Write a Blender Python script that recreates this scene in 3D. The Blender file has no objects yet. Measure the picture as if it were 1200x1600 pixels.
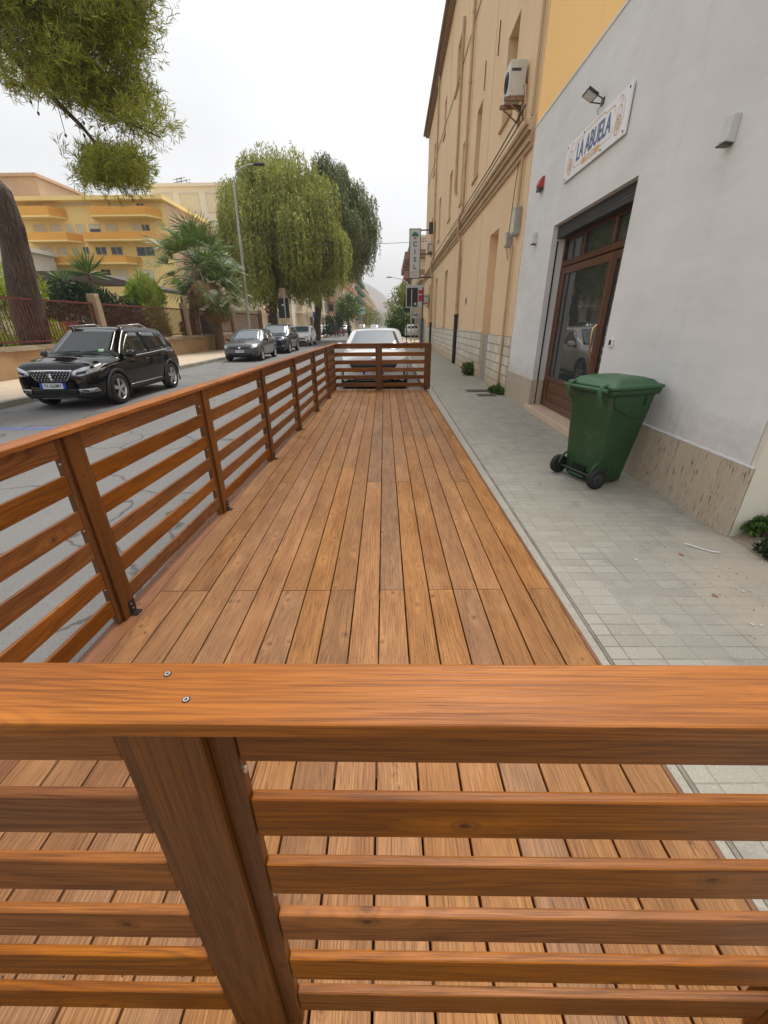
import bpy, bmesh, math, random
import numpy as np
from mathutils import Vector, Matrix
from mathutils.bvhtree import BVHTree
random.seed(7)
R = math.radians
SC = bpy.context.scene
COL = SC.collection
PI = math.pi

# ------------------------------------------------------------------ camera, light, exposure
F, PITCH, YAW, ROLL, EYE = 632.7351, .4357, .0168, -.0086, 1.4739
cam = bpy.data.cameras.new('camera')
cam.sensor_fit = 'HORIZONTAL'; cam.sensor_width = 36; cam.lens = 36 * F / 1200
cam.clip_start = .02; cam.clip_end = 9000
cam_o = bpy.data.objects.new('camera', cam); COL.objects.link(cam_o)
_cy, _sy, _cp, _sp = math.cos(YAW), math.sin(YAW), math.cos(PITCH), math.sin(PITCH)
_r = Vector((_cy, _sy, 0)); FWD = Vector((-_sy * _cp, _cy * _cp, -_sp)); _u = Vector((-_sy * _sp, _cy * _sp, _cp))
RT = math.cos(ROLL) * _r + math.sin(ROLL) * _u; UP = math.cos(ROLL) * _u - math.sin(ROLL) * _r
cam_o.matrix_world = Matrix(((RT.x, UP.x, -FWD.x, 0), (RT.y, UP.y, -FWD.y, 0), (RT.z, UP.z, -FWD.z, EYE), (0, 0, 0, 1)))
SC.camera = cam_o

def at(x, y, Y):
    """real place at distance Y along the street that the photograph shows at pixel x, y"""
    d = RT * ((x - 600) / F) - UP * ((y - 800) / F) + FWD
    return Vector((0, 0, EYE)) + d * (Y / d.y)

SUN_EL, SUN_AZ = R(62), R(24)          # azimuth measured from +Y towards +X
world = bpy.data.worlds.new('World'); SC.world = world; world.use_nodes = True
nt = world.node_tree; nt.nodes.clear()
o = nt.nodes.new('ShaderNodeOutputWorld'); bg = nt.nodes.new('ShaderNodeBackground')
sky = nt.nodes.new('ShaderNodeTexSky'); sky.sky_type = 'NISHITA'; sky.sun_disc = False
sky.sun_elevation = SUN_EL; sky.sun_rotation = SUN_AZ
sky.air_density = 1.0; sky.dust_density = 4.0; sky.ozone_density = 1.0
# thin overcast: the sky's colour is washed out by an even layer of cloud
hs = nt.nodes.new('ShaderNodeHueSaturation'); hs.inputs['Saturation'].default_value = .10
tc = nt.nodes.new('ShaderNodeTexCoord'); mp = nt.nodes.new('ShaderNodeMapping')
mp.inputs['Scale'].default_value = (1, 1, 2.5)
nz = nt.nodes.new('ShaderNodeTexNoise'); nz.inputs['Scale'].default_value = 2.2; nz.inputs['Detail'].default_value = 5
rp = nt.nodes.new('ShaderNodeMapRange'); rp.inputs[1].default_value = .3; rp.inputs[2].default_value = .75
rp.inputs[3].default_value = .2; rp.inputs[4].default_value = .65
mx = nt.nodes.new('ShaderNodeMix'); mx.data_type = 'RGBA'
mx.inputs['B'].default_value = (9.5, 9.7, 10.1, 1)
nt.links.new(tc.outputs['Generated'], mp.inputs[0]); nt.links.new(mp.outputs[0], nz.inputs['Vector'])
nt.links.new(nz.outputs[0], rp.inputs[0]); nt.links.new(rp.outputs[0], mx.inputs['Factor'])
nt.links.new(sky.outputs[0], hs.inputs['Color']); nt.links.new(hs.outputs[0], mx.inputs['A'])
nt.links.new(mx.outputs['Result'], bg.inputs[0]); bg.inputs[1].default_value = .096
nt.links.new(bg.outputs[0], o.inputs[0])
sl = bpy.data.lights.new('sun', 'SUN'); sl.energy = 2.3; sl.angle = R(22); sl.color = (1, .94, .84)
sun = bpy.data.objects.new('sun', sl); COL.objects.link(sun)
sdir = Vector((math.sin(SUN_AZ) * math.cos(SUN_EL), math.cos(SUN_AZ) * math.cos(SUN_EL), math.sin(SUN_EL)))
sun.rotation_euler = (-sdir).to_track_quat('-Z', 'Y').to_euler(); sun.location = (0, 0, 40)
SC.view_settings.view_transform = 'Standard'; SC.view_settings.look = 'None'
SC.view_settings.exposure = 0.78; SC.view_settings.gamma = 1; SC.view_settings.use_curve_mapping = False
SC.cycles.max_bounces = 6; SC.cycles.diffuse_bounces = 3; SC.cycles.glossy_bounces = 3
SC.cycles.transparent_max_bounces = 6; SC.cycles.use_denoising = True

# ------------------------------------------------------------------ helpers
class MB:
    """collects shapes and links them as one mesh object"""
    def __init__(s): s.v = []; s.f = []; s.mi = []; s.sm = []
    def add(s, vs, fs, mi=0, sm=False, M=None):
        b = len(s.v)
        s.v += [tuple(M @ Vector(p)) if M is not None else tuple(p) for p in vs]
        for f in fs: s.f.append([b + i for i in f]); s.mi.append(mi); s.sm.append(sm)
        return s
    def box(s, x0, x1, y0, y1, z0, z1, mi=0, M=None):
        return s.add([(x, y, z) for x in (x0, x1) for y in (y0, y1) for z in (z0, z1)],
            [(0, 1, 3, 2), (4, 6, 7, 5), (0, 4, 5, 1), (2, 3, 7, 6), (0, 2, 6, 4), (1, 5, 7, 3)], mi, False, M)
    def tube(s, pts, r, n=8, mi=0, cap=True, M=None, sm=True):
        pts = [Vector(p) for p in pts]; k = len(pts)
        rs = r if isinstance(r, (list, tuple)) else [r] * k
        vs = []; ref = None
        for i, p in enumerate(pts):
            t = (pts[min(i + 1, k - 1)] - pts[max(i - 1, 0)])
            t = t.normalized() if t.length > 1e-9 else Vector((0, 0, 1))
            if ref is None:
                a = Vector((0, 0, 1)) if abs(t.z) < .9 else Vector((1, 0, 0))
                ref = t.cross(a).normalized()
            ref = (ref - t * ref.dot(t)).normalized(); q = t.cross(ref)
            for j in range(n):
                an = 2 * PI * j / n
                vs.append(p + (ref * math.cos(an) + q * math.sin(an)) * rs[i])
        fs = [(i * n + j, i * n + (j + 1) % n, (i + 1) * n + (j + 1) % n, (i + 1) * n + j) for i in range(k - 1) for j in range(n)]
        s.add(vs, fs, mi, sm, M)
        if cap:
            s.add(vs[:n], [tuple(range(n - 1, -1, -1))], mi, False, M); s.add(vs[-n:], [tuple(range(n))], mi, False, M)
        return s
    def prism(s, poly, h0, h1, ax='z', mi=0, M=None):
        """polygon in the plane across axis ax, extruded from h0 to h1"""
        n = len(poly)
        def P(a, b, h): return {'z': (a, b, h), 'x': (h, a, b), 'y': (a, h, b)}[ax]
        vs = [P(a, b, h0) for a, b in poly] + [P(a, b, h1) for a, b in poly]
        fs = [tuple(range(n - 1, -1, -1)), tuple(range(n, 2 * n))] + [(i, (i + 1) % n, n + (i + 1) % n, n + i) for i in range(n)]
        return s.add(vs, fs, mi, False, M)
    def loft(s, rings, mi=0, closed=True, cap=True, sm=True, M=None):
        n = len(rings[0]); vs = [p for r in rings for p in r]; fs = []
        for i in range(len(rings) - 1):
            for j in range(n if closed else n - 1):
                fs.append((i * n + j, i * n + (j + 1) % n, (i + 1) * n + (j + 1) % n, (i + 1) * n + j))
        s.add(vs, fs, mi, sm, M)
        if cap:
            b = len(s.v) - len(vs)
            s.f += [[b + i for i in range(n - 1, -1, -1)], [b + len(vs) - n + i for i in range(n)]]; s.mi += [mi, mi]; s.sm += [sm, sm]
        return s
    def build(s, name, mats, parent=None, loc=(0, 0, 0), rot=(0, 0, 0), bevel=0, seg=1, sub=0, fixn=True):
        me = bpy.data.meshes.new(name); me.from_pydata(s.v, [], s.f); me.update()
        if not isinstance(mats, (list, tuple)): mats = [mats]
        for m in mats: me.materials.append(m)
        me.polygons.foreach_set('material_index', s.mi); me.polygons.foreach_set('use_smooth', s.sm)
        if fixn:
            bm = bmesh.new(); bm.from_mesh(me); bmesh.ops.recalc_face_normals(bm, faces=bm.faces); bm.to_mesh(me); bm.free()
        ob = bpy.data.objects.new(name, me); COL.objects.link(ob)
        ob.location = loc; ob.rotation_euler = rot
        if parent is not None: ob.parent = parent
        if bevel:
            b = ob.modifiers.new('bevel', 'BEVEL'); b.width = bevel; b.segments = seg; b.limit_method = 'ANGLE'; b.angle_limit = R(50)
        if sub:
            b = ob.modifiers.new('smooth', 'SUBSURF'); b.levels = b.render_levels = sub
        return ob

def tag(o, label, cat, group=None):
    o['label'] = label; o['category'] = cat
    if group: o['group'] = group
    return o
def kind(o, k): o['kind'] = k; return o
def empty(name, label, cat, loc=(0, 0, 0), rz=0, group=None):
    o = bpy.data.objects.new(name, None); COL.objects.link(o); o.empty_display_size = .2
    o.location = loc; o.rotation_euler = (0, 0, rz)
    return tag(o, label, cat, group)
def copy_tree(o, parent=None):
    c = o.copy(); COL.objects.link(c)
    if parent is not None: c.parent = parent
    for ch in list(o.children): copy_tree(ch, c)
    return c
def text(name, body, mat, parent, size, M, depth=.002, sx=1.0, bold=0, spacing=1.0, ax='CENTER'):
    cu = bpy.data.curves.new(name, 'FONT'); cu.body = body; cu.size = size; cu.extrude = depth
    cu.align_x = ax; cu.align_y = 'CENTER'; cu.offset = bold; cu.space_character = spacing; cu.resolution_u = 3
    t = bpy.data.objects.new(name, cu); COL.objects.link(t)
    dg = bpy.context.evaluated_depsgraph_get()
    me = bpy.data.meshes.new_from_object(t.evaluated_get(dg)); me.name = name
    bpy.data.objects.remove(t); bpy.data.curves.remove(cu)
    me.transform(M @ Matrix.Diagonal((sx, 1, 1, 1))); me.materials.clear(); me.materials.append(mat)
    ob = bpy.data.objects.new(name, me); COL.objects.link(ob); ob.parent = parent
    return ob
def frame(o, x, y, z=None):
    """matrix whose x and y axes run along the given directions"""
    x = Vector(x).normalized(); y = Vector(y).normalized(); z = x.cross(y)
    return Matrix(((x.x, y.x, z.x, o[0]), (x.y, y.y, z.y, o[1]), (x.z, y.z, z.z, o[2]), (0, 0, 0, 1)))

# ------------------------------------------------------------------ materials
def srgb(r, g, b):
    f = lambda c: (c / 12.92 if c <= .04045 else ((c + .055) / 1.055) ** 2.4)
    return (f(r / 255), f(g / 255), f(b / 255))
class NT:
    def __init__(s, name):
        s.m = bpy.data.materials.new(name); s.m.use_nodes = True; s.t = s.m.node_tree
        s.p = s.t.nodes['Principled BSDF']
    def n(s, ty, **k):
        q = s.t.nodes.new(ty)
        for a, b in k.items(): setattr(q, a, b)
        return q
    def l(s, a, b): s.t.links.new(a, b)
    def val(s, q, i, v):
        if hasattr(v, 'is_linked'): s.l(v, q.inputs[i])
        else: q.inputs[i].default_value = v
    def math(s, op, a, b=None, c=None):
        q = s.n('ShaderNodeMath', operation=op); s.val(q, 0, a)
        if b is not None: s.val(q, 1, b)
        if c is not None: s.val(q, 2, c)
        return q.outputs[0]
    def mapr(s, v, a, b, c=0., d=1.):
        q = s.n('ShaderNodeMapRange'); s.val(q, 0, v)
        for i, x in enumerate((a, b, c, d)): q.inputs[i + 1].default_value = x
        return q.outputs[0]
    def mix(s, f, a, b, bt='MIX'):
        q = s.n('ShaderNodeMix', data_type='RGBA', blend_type=bt)
        s.val(q, 'Factor', f)
        for k, v in (('A', a), ('B', b)):
            if hasattr(v, 'is_linked'): s.l(v, q.inputs[k])
            else: q.inputs[k].default_value = (*v[:3], 1)
        return q.outputs['Result']
    def noise(s, vec, sc, det=3, rough=.55):
        q = s.n('ShaderNodeTexNoise'); s.val(q, 'Vector', vec); q.inputs['Scale'].default_value = sc
        q.inputs['Detail'].default_value = det; q.inputs['Roughness'].default_value = rough
        return q.outputs[0]
    def mapping(s, vec, scale=(1, 1, 1), loc=(0, 0, 0), rot=(0, 0, 0)):
        q = s.n('ShaderNodeMapping'); s.val(q, 0, vec); q.inputs['Scale'].default_value = scale
        q.inputs['Location'].default_value = loc; q.inputs['Rotation'].default_value = rot
        return q.outputs[0]
    def obj(s): return s.n('ShaderNodeTexCoord').outputs['Object']
    def bump(s, h, st=.3, d=.01):
        q = s.n('ShaderNodeBump'); q.inputs['Strength'].default_value = st; q.inputs['Distance'].default_value = d
        s.val(q, 'Height', h); s.l(q.outputs[0], s.p.inputs['Normal'])
    def base(s, c):
        if hasattr(c, 'is_linked'): s.l(c, s.p.inputs['Base Color'])
        else: s.p.inputs['Base Color'].default_value = (*c[:3], 1)
    def rough(s, v): s.val(s.p, 'Roughness', v)

def plain(name, c, rough=.6, metal=0, coat=0, var=.12, vs=6, bump=0, spec=None):
    t = NT(name); c = Vector(c[:3])
    if var:
        n = t.noise(t.obj(), vs, 4)
        t.base(t.mix(t.mapr(n, .3, .7), c * (1 - var), c * (1 + var)))
    else: t.base(c)
    t.rough(rough); t.p.inputs['Metallic'].default_value = metal
    if coat: t.p.inputs['Coat Weight'].default_value = coat; t.p.inputs['Coat Roughness'].default_value = .03
    if spec is not None: t.p.inputs['IOR'].default_value = spec
    if bump: t.bump(t.noise(t.obj(), 40, 3), bump, .004)
    return t.m

def wood(name, light, mid, dark, rough=.42, ridge=0., island=False, fade=.0, ringc=1.0, wear=0., kfreq=2.4, dashes=.35, kthr=.60):
    """stained softwood, grain along local x: growth rings, knots, fine pores, a little blotching"""
    t = NT(name); ob = t.obj()
    rnd = t.n('ShaderNodeObjectInfo').outputs['Random']
    if island: rnd = t.math('FRACT', t.math('ADD', rnd, t.n('ShaderNodeNewGeometry').outputs['Random Per Island']))
    off = t.n('ShaderNodeCombineXYZ')
    t.val(off, 0, t.math('MULTIPLY', rnd, 31.7)); t.val(off, 1, t.math('MULTIPLY', rnd, 17.3)); t.val(off, 2, t.math('MULTIPLY', rnd, 9.1))
    ad = t.n('ShaderNodeVectorMath', operation='ADD'); t.l(ob, ad.inputs[0]); t.l(off.outputs[0], ad.inputs[1]); P = ad.outputs[0]
    # knots: sparse cells, stretched along the grain
    kv = t.n('ShaderNodeTexVoronoi', feature='F1'); 
    ks = t.n('ShaderNodeSeparateXYZ'); t.l(P, ks.inputs[0]); kc = t.n('ShaderNodeCombineXYZ')
    kv.voronoi_dimensions = '2D'; t.val(kc, 0, t.math('MULTIPLY', ks.outputs[0], kfreq)); t.val(kc, 1, t.math('MULTIPLY', t.math('ADD', ks.outputs[1], ks.outputs[2]), 8.5)); t.l(kc.outputs[0], kv.inputs['Vector']); kv.inputs['Scale'].default_value = 1
    kd = kv.outputs['Distance']
    ksep = t.n('ShaderNodeSeparateColor'); t.l(kv.outputs['Color'], ksep.inputs[0])
    on = t.math('GREATER_THAN', ksep.outputs[0], kthr); kd = t.math('DIVIDE', kd, t.mapr(ksep.outputs[1], 0, 1, .55, 1.25))
    kp = t.n('ShaderNodeSeparateXYZ'); t.l(kv.outputs['Position'], kp.inputs[0]); kq = t.n('ShaderNodeSeparateXYZ'); t.l(kc.outputs[0], kq.inputs[0])
    kx = t.math('MULTIPLY', t.math('SUBTRACT', kq.outputs[0], kp.outputs[0]), .72 / kfreq); ky = t.math('MULTIPLY', t.math('SUBTRACT', kq.outputs[1], kp.outputs[1]), 1 / 8.5)
    kr = t.math('SQRT', t.math('ADD', t.math('MULTIPLY', kx, kx), t.math('MULTIPLY', ky, ky)))
    kr = t.math('DIVIDE', t.math('ADD', kr, t.math('MULTIPLY', t.math('SUBTRACT', t.noise(t.mapping(P, (40, 60, 60)), 1, 2), .5), .008)), t.mapr(ksep.outputs[2], 0, 1, .5, 1.15))
    halo = t.math('MULTIPLY', on, t.mapr(kd, .0, .34, 1, 0))
    core = t.math('MULTIPLY', on, t.mapr(kr, .004, .0125, 1, .0))
    ringk = t.math('MULTIPLY', on, t.math('MULTIPLY', t.mapr(kr, .010, .0135, 0, 1), t.mapr(kr, .0135, .02, 1, 0)))
    # growth rings bend round the knots
    sep = t.n('ShaderNodeSeparateXYZ'); t.l(P, sep.inputs[0])
    lowv = t.mapping(P, (.9, 5, 5)); low = t.noise(lowv, 1, 2)
    c = t.math('ADD', sep.outputs[1], t.math('MULTIPLY', sep.outputs[2], .6))
    c = t.math('ADD', c, t.math('ADD', t.math('MULTIPLY', low, .20), t.math('MULTIPLY', t.noise(t.mapping(P, (2.2, 26, 26)), 1, 3), .022)))
    c = t.math('ADD', c, t.math('MULTIPLY', t.math('POWER', halo, 2.0), .055))
    rg = t.math('SINE', t.math('MULTIPLY', c, 420.))
    rg = t.math('POWER', t.mapr(rg, -1, 1, 0, 1), 2.2)
    fine = t.noise(t.mapping(P, (5, 330, 330)), 1, 3, .6)
    pores = t.noise(t.mapping(P, (14, 700, 700)), 1, 2)
    blot = t.noise(t.mapping(P, (1.3, 7, 7)), 1, 4, .6)
    col = t.mix(t.mapr(blot, .3, .72), mid, light)
    col = t.mix(t.math('MULTIPLY', t.math('MULTIPLY', rg, t.mapr(t.noise(t.mapping(P, (1.1, 9, 9)), 1, 3), .35, .65, .25, 1)), .5 * ringc), col, dark)
    col = t.mix(t.mapr(fine, .44, .68, 0, .62), col, dark)
    smear = t.noise(t.mapping(P, (1.6, 14, 14), (5, 2, 1)), 1, 5, .65); col = t.mix(t.mapr(smear, .54, .74, 0, .4), col, tuple(x * .9 for x in dark))
    col = t.mix(t.math('MULTIPLY', halo, .45), col, tuple(min(1, x * 1.25) for x in light))
    col = t.mix(t.math('MULTIPLY', ringk, .4), col, tuple(x * .7 for x in dark))
    col = t.mix(t.math('MULTIPLY', core, .8), col, (dark[0] * .7, dark[1] * .5, dark[2] * .45))
    dash = t.noise(t.mapping(P, (7, 170, 170)), 1, 3, .6)
    col = t.mix(t.mapr(dash, .60, .68, 0, dashes), col, tuple(x * .45 for x in dark))
    pale = t.noise(t.mapping(P, (2.2, 12, 12), (3, 1, 2)), 1, 5, .7); col = t.mix(t.mapr(pale, .58, .72, 0, .4), col, tuple(min(1, x * 1.3) for x in light))
    # board to board difference
    hsv = t.n('ShaderNodeHueSaturation'); t.l(col, hsv.inputs['Color'])
    t.l(t.mapr(t.math('FRACT', t.math('MULTIPLY', rnd, 7.13)), 0, 1, .82, 1.13), hsv.inputs['Value'])
    t.l(t.mapr(t.math('FRACT', t.math('MULTIPLY', rnd, 3.7)), 0, 1, .9, 1.06), hsv.inputs['Saturation'])
    col = hsv.outputs[0]
    if wear:
        w = t.noise(t.mapping(ob, (1.1, 1.6, 1)), 1.2, 5, .65)
        col = t.mix(t.mapr(w, .52, .72, 0, wear), col, tuple(min(1, x * 1.15 + .035) for x in light))
    t.base(col)
    t.rough(t.math('ADD', t.math('MULTIPLY', fine, .22), rough - .1))
    t.p.inputs['IOR'].default_value = 1.36
    h = t.math('ADD', t.math('MULTIPLY', rg, .25), t.math('MULTIPLY', pores, .6))
    if ridge:
        rd = t.math('ABSOLUTE', t.math('SINE', t.math('MULTIPLY', sep.outputs[1], PI / .0085)))
        rmask = t.mapr(t.noise(t.mapping(P, (.7, 3, 3)), 1, 2), .4, .6)
        h = t.math('ADD', h, t.math('MULTIPLY', t.math('MULTIPLY', rd, rmask), ridge))
    t.bump(h, .35, .0022)
    return t.m

WOOD_RAIL = wood('stained_rail_wood', (.43, .148, .024), (.265, .08, .0105), (.09, .023, .003), .46, kthr=.42)
WOOD_SLAT = wood('stained_slat_wood', (.34, .113, .013), (.20, .06, .007), (.055, .015, .0022), .46, kthr=.5)
WOOD_POST = wood('stained_post_wood', (.22, .078, .014), (.15, .05, .009), (.06, .018, .0035), .44, ringc=.5)
WOOD_DECK = wood('decking_wood', (.40, .193, .066), (.27, .112, .033), (.10, .035, .009), .55, dashes=.75, ridge=.9, island=True, wear=.3, kfreq=2.9)
WOOD_BASE = wood('reddish_board_wood', (.26, .11, .045), (.20, .08, .032), (.10, .036, .014), .5)
WOOD_DOOR = wood('door_wood', (.16, .062, .024), (.115, .042, .016), (.05, .018, .008), .32)
BLACK_STEEL = plain('black_steel', (.018, .018, .02), .45, .3, var=.2)
SCREW = plain('zinc_screw', (.55, .53, .5), .35, .9, var=.1)
DARK_SCREW = plain('dark_screw', (.03, .022, .018), .5, .5, var=0)
RUBBER = plain('rubber', (.016, .016, .017), .75, var=.15, vs=20)
GLASS_DARK = plain('dark_glass', (.012, .014, .015), .03, var=0, spec=1.6)
CHROME = plain('chrome', (.78, .78, .8), .15, 1, var=0)
ALU = plain('alloy', (.55, .55, .57), .3, .9, var=0)
# ------------------------------------------------------------------ ground, road, pavements
def asphalt():
    t = NT('asphalt'); ob = t.obj()
    big = t.noise(t.mapping(ob, (1, .25, 1)), .55, 5, .6); sm = t.noise(ob, 190, 2, .7); md = t.noise(t.mapping(ob, (2.5, .5, 1)), 2.2, 4)
    c = t.mix(t.mapr(big, .3, .7), (.10, .098, .097), (.155, .15, .145))
    c = t.mix(t.mapr(md, .5, .75, 0, .5), c, (.2, .185, .17))
    c = t.mix(t.mapr(sm, .35, .7, 0, .75), c, (.24, .235, .23))
    c = t.mix(t.mapr(t.noise(ob, 120, 1), .62, .7, 0, .6), c, (.035, .035, .036))
    cr = t.n('ShaderNodeTexVoronoi', feature='DISTANCE_TO_EDGE'); cr.inputs['Scale'].default_value = .55
    w = t.n('ShaderNodeVectorMath', operation='ADD'); t.l(ob, w.inputs[0])
    q = t.n('ShaderNodeTexNoise'); q.inputs['Scale'].default_value = 1.3; q.inputs['Detail'].default_value = 5; t.l(ob, q.inputs['Vector'])
    t.l(q.outputs['Color'], w.inputs[1]); t.l(w.outputs[0], cr.inputs['Vector'])
    c = t.mix(t.mapr(cr.outputs[0], .004, .014, .7, 0), c, (.035, .034, .033))
    t.base(c); t.rough(.86); t.bump(sm, .5, .006); return t.m
def pavers():
    t = NT('concrete_pavers'); ob = t.obj()
    br = t.n('ShaderNodeTexBrick', offset=0.0, squash=1.0)
    wv = t.n('ShaderNodeVectorMath', operation='ADD'); t.l(ob, wv.inputs[0])
    wn = t.n('ShaderNodeTexNoise'); wn.inputs['Scale'].default_value = 1.7; t.l(ob, wn.inputs['Vector'])
    ws = t.n('ShaderNodeVectorMath', operation='SCALE'); t.l(wn.outputs['Color'], ws.inputs[0]); ws.inputs['Scale'].default_value = .02
    t.l(ws.outputs[0], wv.inputs[1]); t.l(wv.outputs[0], br.inputs['Vector'])
    br.inputs['Scale'].default_value = 1; br.inputs['Brick Width'].default_value = .166; br.inputs['Row Height'].default_value = .083
    br.inputs['Mortar Size'].default_value = .0036; br.inputs['Mortar Smooth'].default_value = .3; br.inputs['Bias'].default_value = 0
    br.inputs['Color1'].default_value = (.33, .31, .265, 1); br.inputs['Color2'].default_value = (.41, .385, .33, 1)
    br.inputs['Mortar'].default_value = (.22, .205, .175, 1)
    big = t.noise(ob, .8, 5, .6); sm = t.noise(ob, 130, 3, .65); md = t.noise(ob, 5, 5, .65); jn = t.noise(ob, 2.3, 3)
    c = br.outputs['Color']
    # pale joints here, dirty joints there
    c = t.mix(t.math('MULTIPLY', br.outputs['Fac'], t.mapr(jn, .4, .62, 0, .4)), c, (.5, .475, .42))
    c = t.mix(t.math('MULTIPLY', br.outputs['Fac'], t.mapr(jn, .5, .36, 0, .5)), c, (.13, .12, .10))
    c = t.mix(t.mapr(big, .42, .68, 0, .55), c, (.40, .365, .29))
    c = t.mix(t.mapr(md, .56, .76, 0, .6), c, (.47, .46, .43))
    c = t.mix(t.mapr(md, .44, .27, 0, .5), c, (.15, .145, .135))
    c = t.mix(t.mapr(sm, .3, .7, .0, .42), c, (.14, .13, .105)); c = t.mix(t.mapr(t.noise(ob, 60, 2), .62, .72, 0, .5), c, (.5, .47, .4))
    st = t.n('ShaderNodeTexVoronoi'); st.inputs['Scale'].default_value = 3.3; t.l(ob, st.inputs['Vector'])
    c = t.mix(t.mapr(st.outputs['Distance'], .03, .07, .6, 0), c, (.06, .058, .055))
    # dust blown out of the open plot past the corner
    dv = t.n('ShaderNodeVectorMath', operation='DISTANCE'); t.l(ob, dv.inputs[0]); dv.inputs[1].default_value = (2.75, 1.9, 0)
    dd = t.math('ADD', dv.outputs['Value'], t.math('MULTIPLY', t.math('SUBTRACT', t.noise(ob, 3.2, 6, .65), .5), 1.5))
    c = t.mix(t.mapr(dd, .45, 1.15, .92, 0), c, t.mix(t.mapr(sm, .3, .7), (.42, .35, .26), (.5, .44, .35)))
    t.base(c); t.rough(.85)
    t.bump(t.math('ADD', t.math('MULTIPLY', br.outputs['Fac'], -1.0), t.math('MULTIPLY', sm, .5)), .5, .004); return t.m
def stone(name, a, b, c3, sc=1, rough=.8, bump=.4):
    t = NT(name); ob = t.obj()
    n1 = t.noise(ob, 2.2 * sc, 6, .62); n2 = t.noise(ob, 60 * sc, 4, .7); n3 = t.noise(ob, 9 * sc, 4)
    c = t.mix(t.mapr(n1, .3, .7), a, b); c = t.mix(t.mapr(n2, .45, .75, 0, .6), c, c3); c = t.mix(t.mapr(n3, .58, .75, 0, .5), c, c3)
    t.base(c); t.rough(rough); t.bump(t.math('ADD', n2, n3), bump, .01); return t.m
M_ASPH, M_PAVE = asphalt(), pavers()
M_KERB = stone('kerb_stone', (.31, .285, .235), (.39, .36, .30), (.15, .14, .12))
M_SIDE = stone('pale_pavement', (.48, .38, .28), (.56, .46, .34), (.3, .23, .17), .7)
M_DIRT = stone('dry_dirt', (.30, .24, .17), (.42, .34, .25), (.18, .14, .1), 1.5, .95, .8)
M_GROUND = stone('dry_ground', (.26, .2, .12), (.2, .2, .09), (.12, .11, .06), .3, .95)

kind(MB().box(-690, 690, -690, 1545, -1.2, -.165).build('ground', M_GROUND), 'structure')
kind(MB().box(-8.4, 1.0, -40, 420, -.30, -.14).build('road', M_ASPH), 'structure')
kind(MB().box(1.0, 60, 29.6, 37.5, -.3, -.144).build('side_road', M_SIDE), 'structure')
kind(MB().box(-70, -8.4, 41.5, 49, -.3, -.145).build('side_road', M_ASPH), 'structure')
kind(MB().box(1.0495, 1.0665, -12, 29.3, -.1, -.004).build('kerb_joint', stone('joint_dirt', (.14, .125, .10), (.33, .30, .25), (.08, .07, .06), 2, .95)), 'structure')
kind(MB().box(1.066, 2.62, -12, 29.3, -.2, .0).build('pavement', M_PAVE), 'structure')
kind(MB().box(.86, 1.05, -12, 29.3, -.25, .003).build('kerb', stone('worn_kerb', (.34, .315, .265), (.41, .385, .325), (.17, .16, .13), 1.5), bevel=.012), 'structure')
kind(MB().box(-11.55, -8.55, -30, 41, -.2, .0).build('pavement', M_SIDE), 'structure')
mb = MB()
for i in range(71): mb.box(-8.548, -8.38, -30 + i, -30 + i + .992, -.25, .006 + random.uniform(-.004, .004))
kind(mb.build('kerb', M_KERB, bevel=.02), 'structure')
kind(MB().box(-60, -11.95, -20, 41, -.2, .12).build('garden_soil', M_GROUND), 'structure')
kind(MB().box(-20, -8.6, 49.5, 400, -.25, .0).build('pavement', M_SIDE), 'structure')
kind(MB().box(1.2, 20, 38, 400, -.25, .0).build('pavement', M_SIDE), 'structure')
M_BLUE = plain('blue_road_paint', (.10, .16, .42), .7, var=.35, vs=14)
mb = MB().box(-8.3, -5.2, 6.88, 6.99, -.139, -.1355)
kind(mb.build('parking_line', M_BLUE), 'structure')
# dirt and rubble past the corner of the white building
mb = MB(); n = 26
for i in range(n + 1):
    for j in range(n + 1):
        x = 1.75 + 2.2 * i / n; y = -.4 + 3.6 * j / n
        ex = min(i, n - i, j, n - j) / n
        h = .03 * min(1, ex * 6) * max(0, min(1, (x - 2.4) / .35)) + random.uniform(-.006, .01) * min(1, ex * 8)
        if x > 2.55: h += .08 * min(1, (x - 2.55) * 2.2) * min(1, ex * 9) * (1 if y > 1.6 else max(0, (y - .6)))
        mb.v.append((x, y, h - .012 - .02 * (x < 2.45)))
for i in range(n):
    for j in range(n):
        a = i * (n + 1) + j; mb.f.append([a, a + n + 1, a + n + 2, a + 1]); mb.mi.append(0); mb.sm.append(True)
kind(mb.build('dirt_patch', M_DIRT, fixn=False), 'structure')
kind(MB().box(2.4, 30, -12, 2.74, -.3, -.02).build('dirt_ground', M_DIRT), 'structure')

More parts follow.
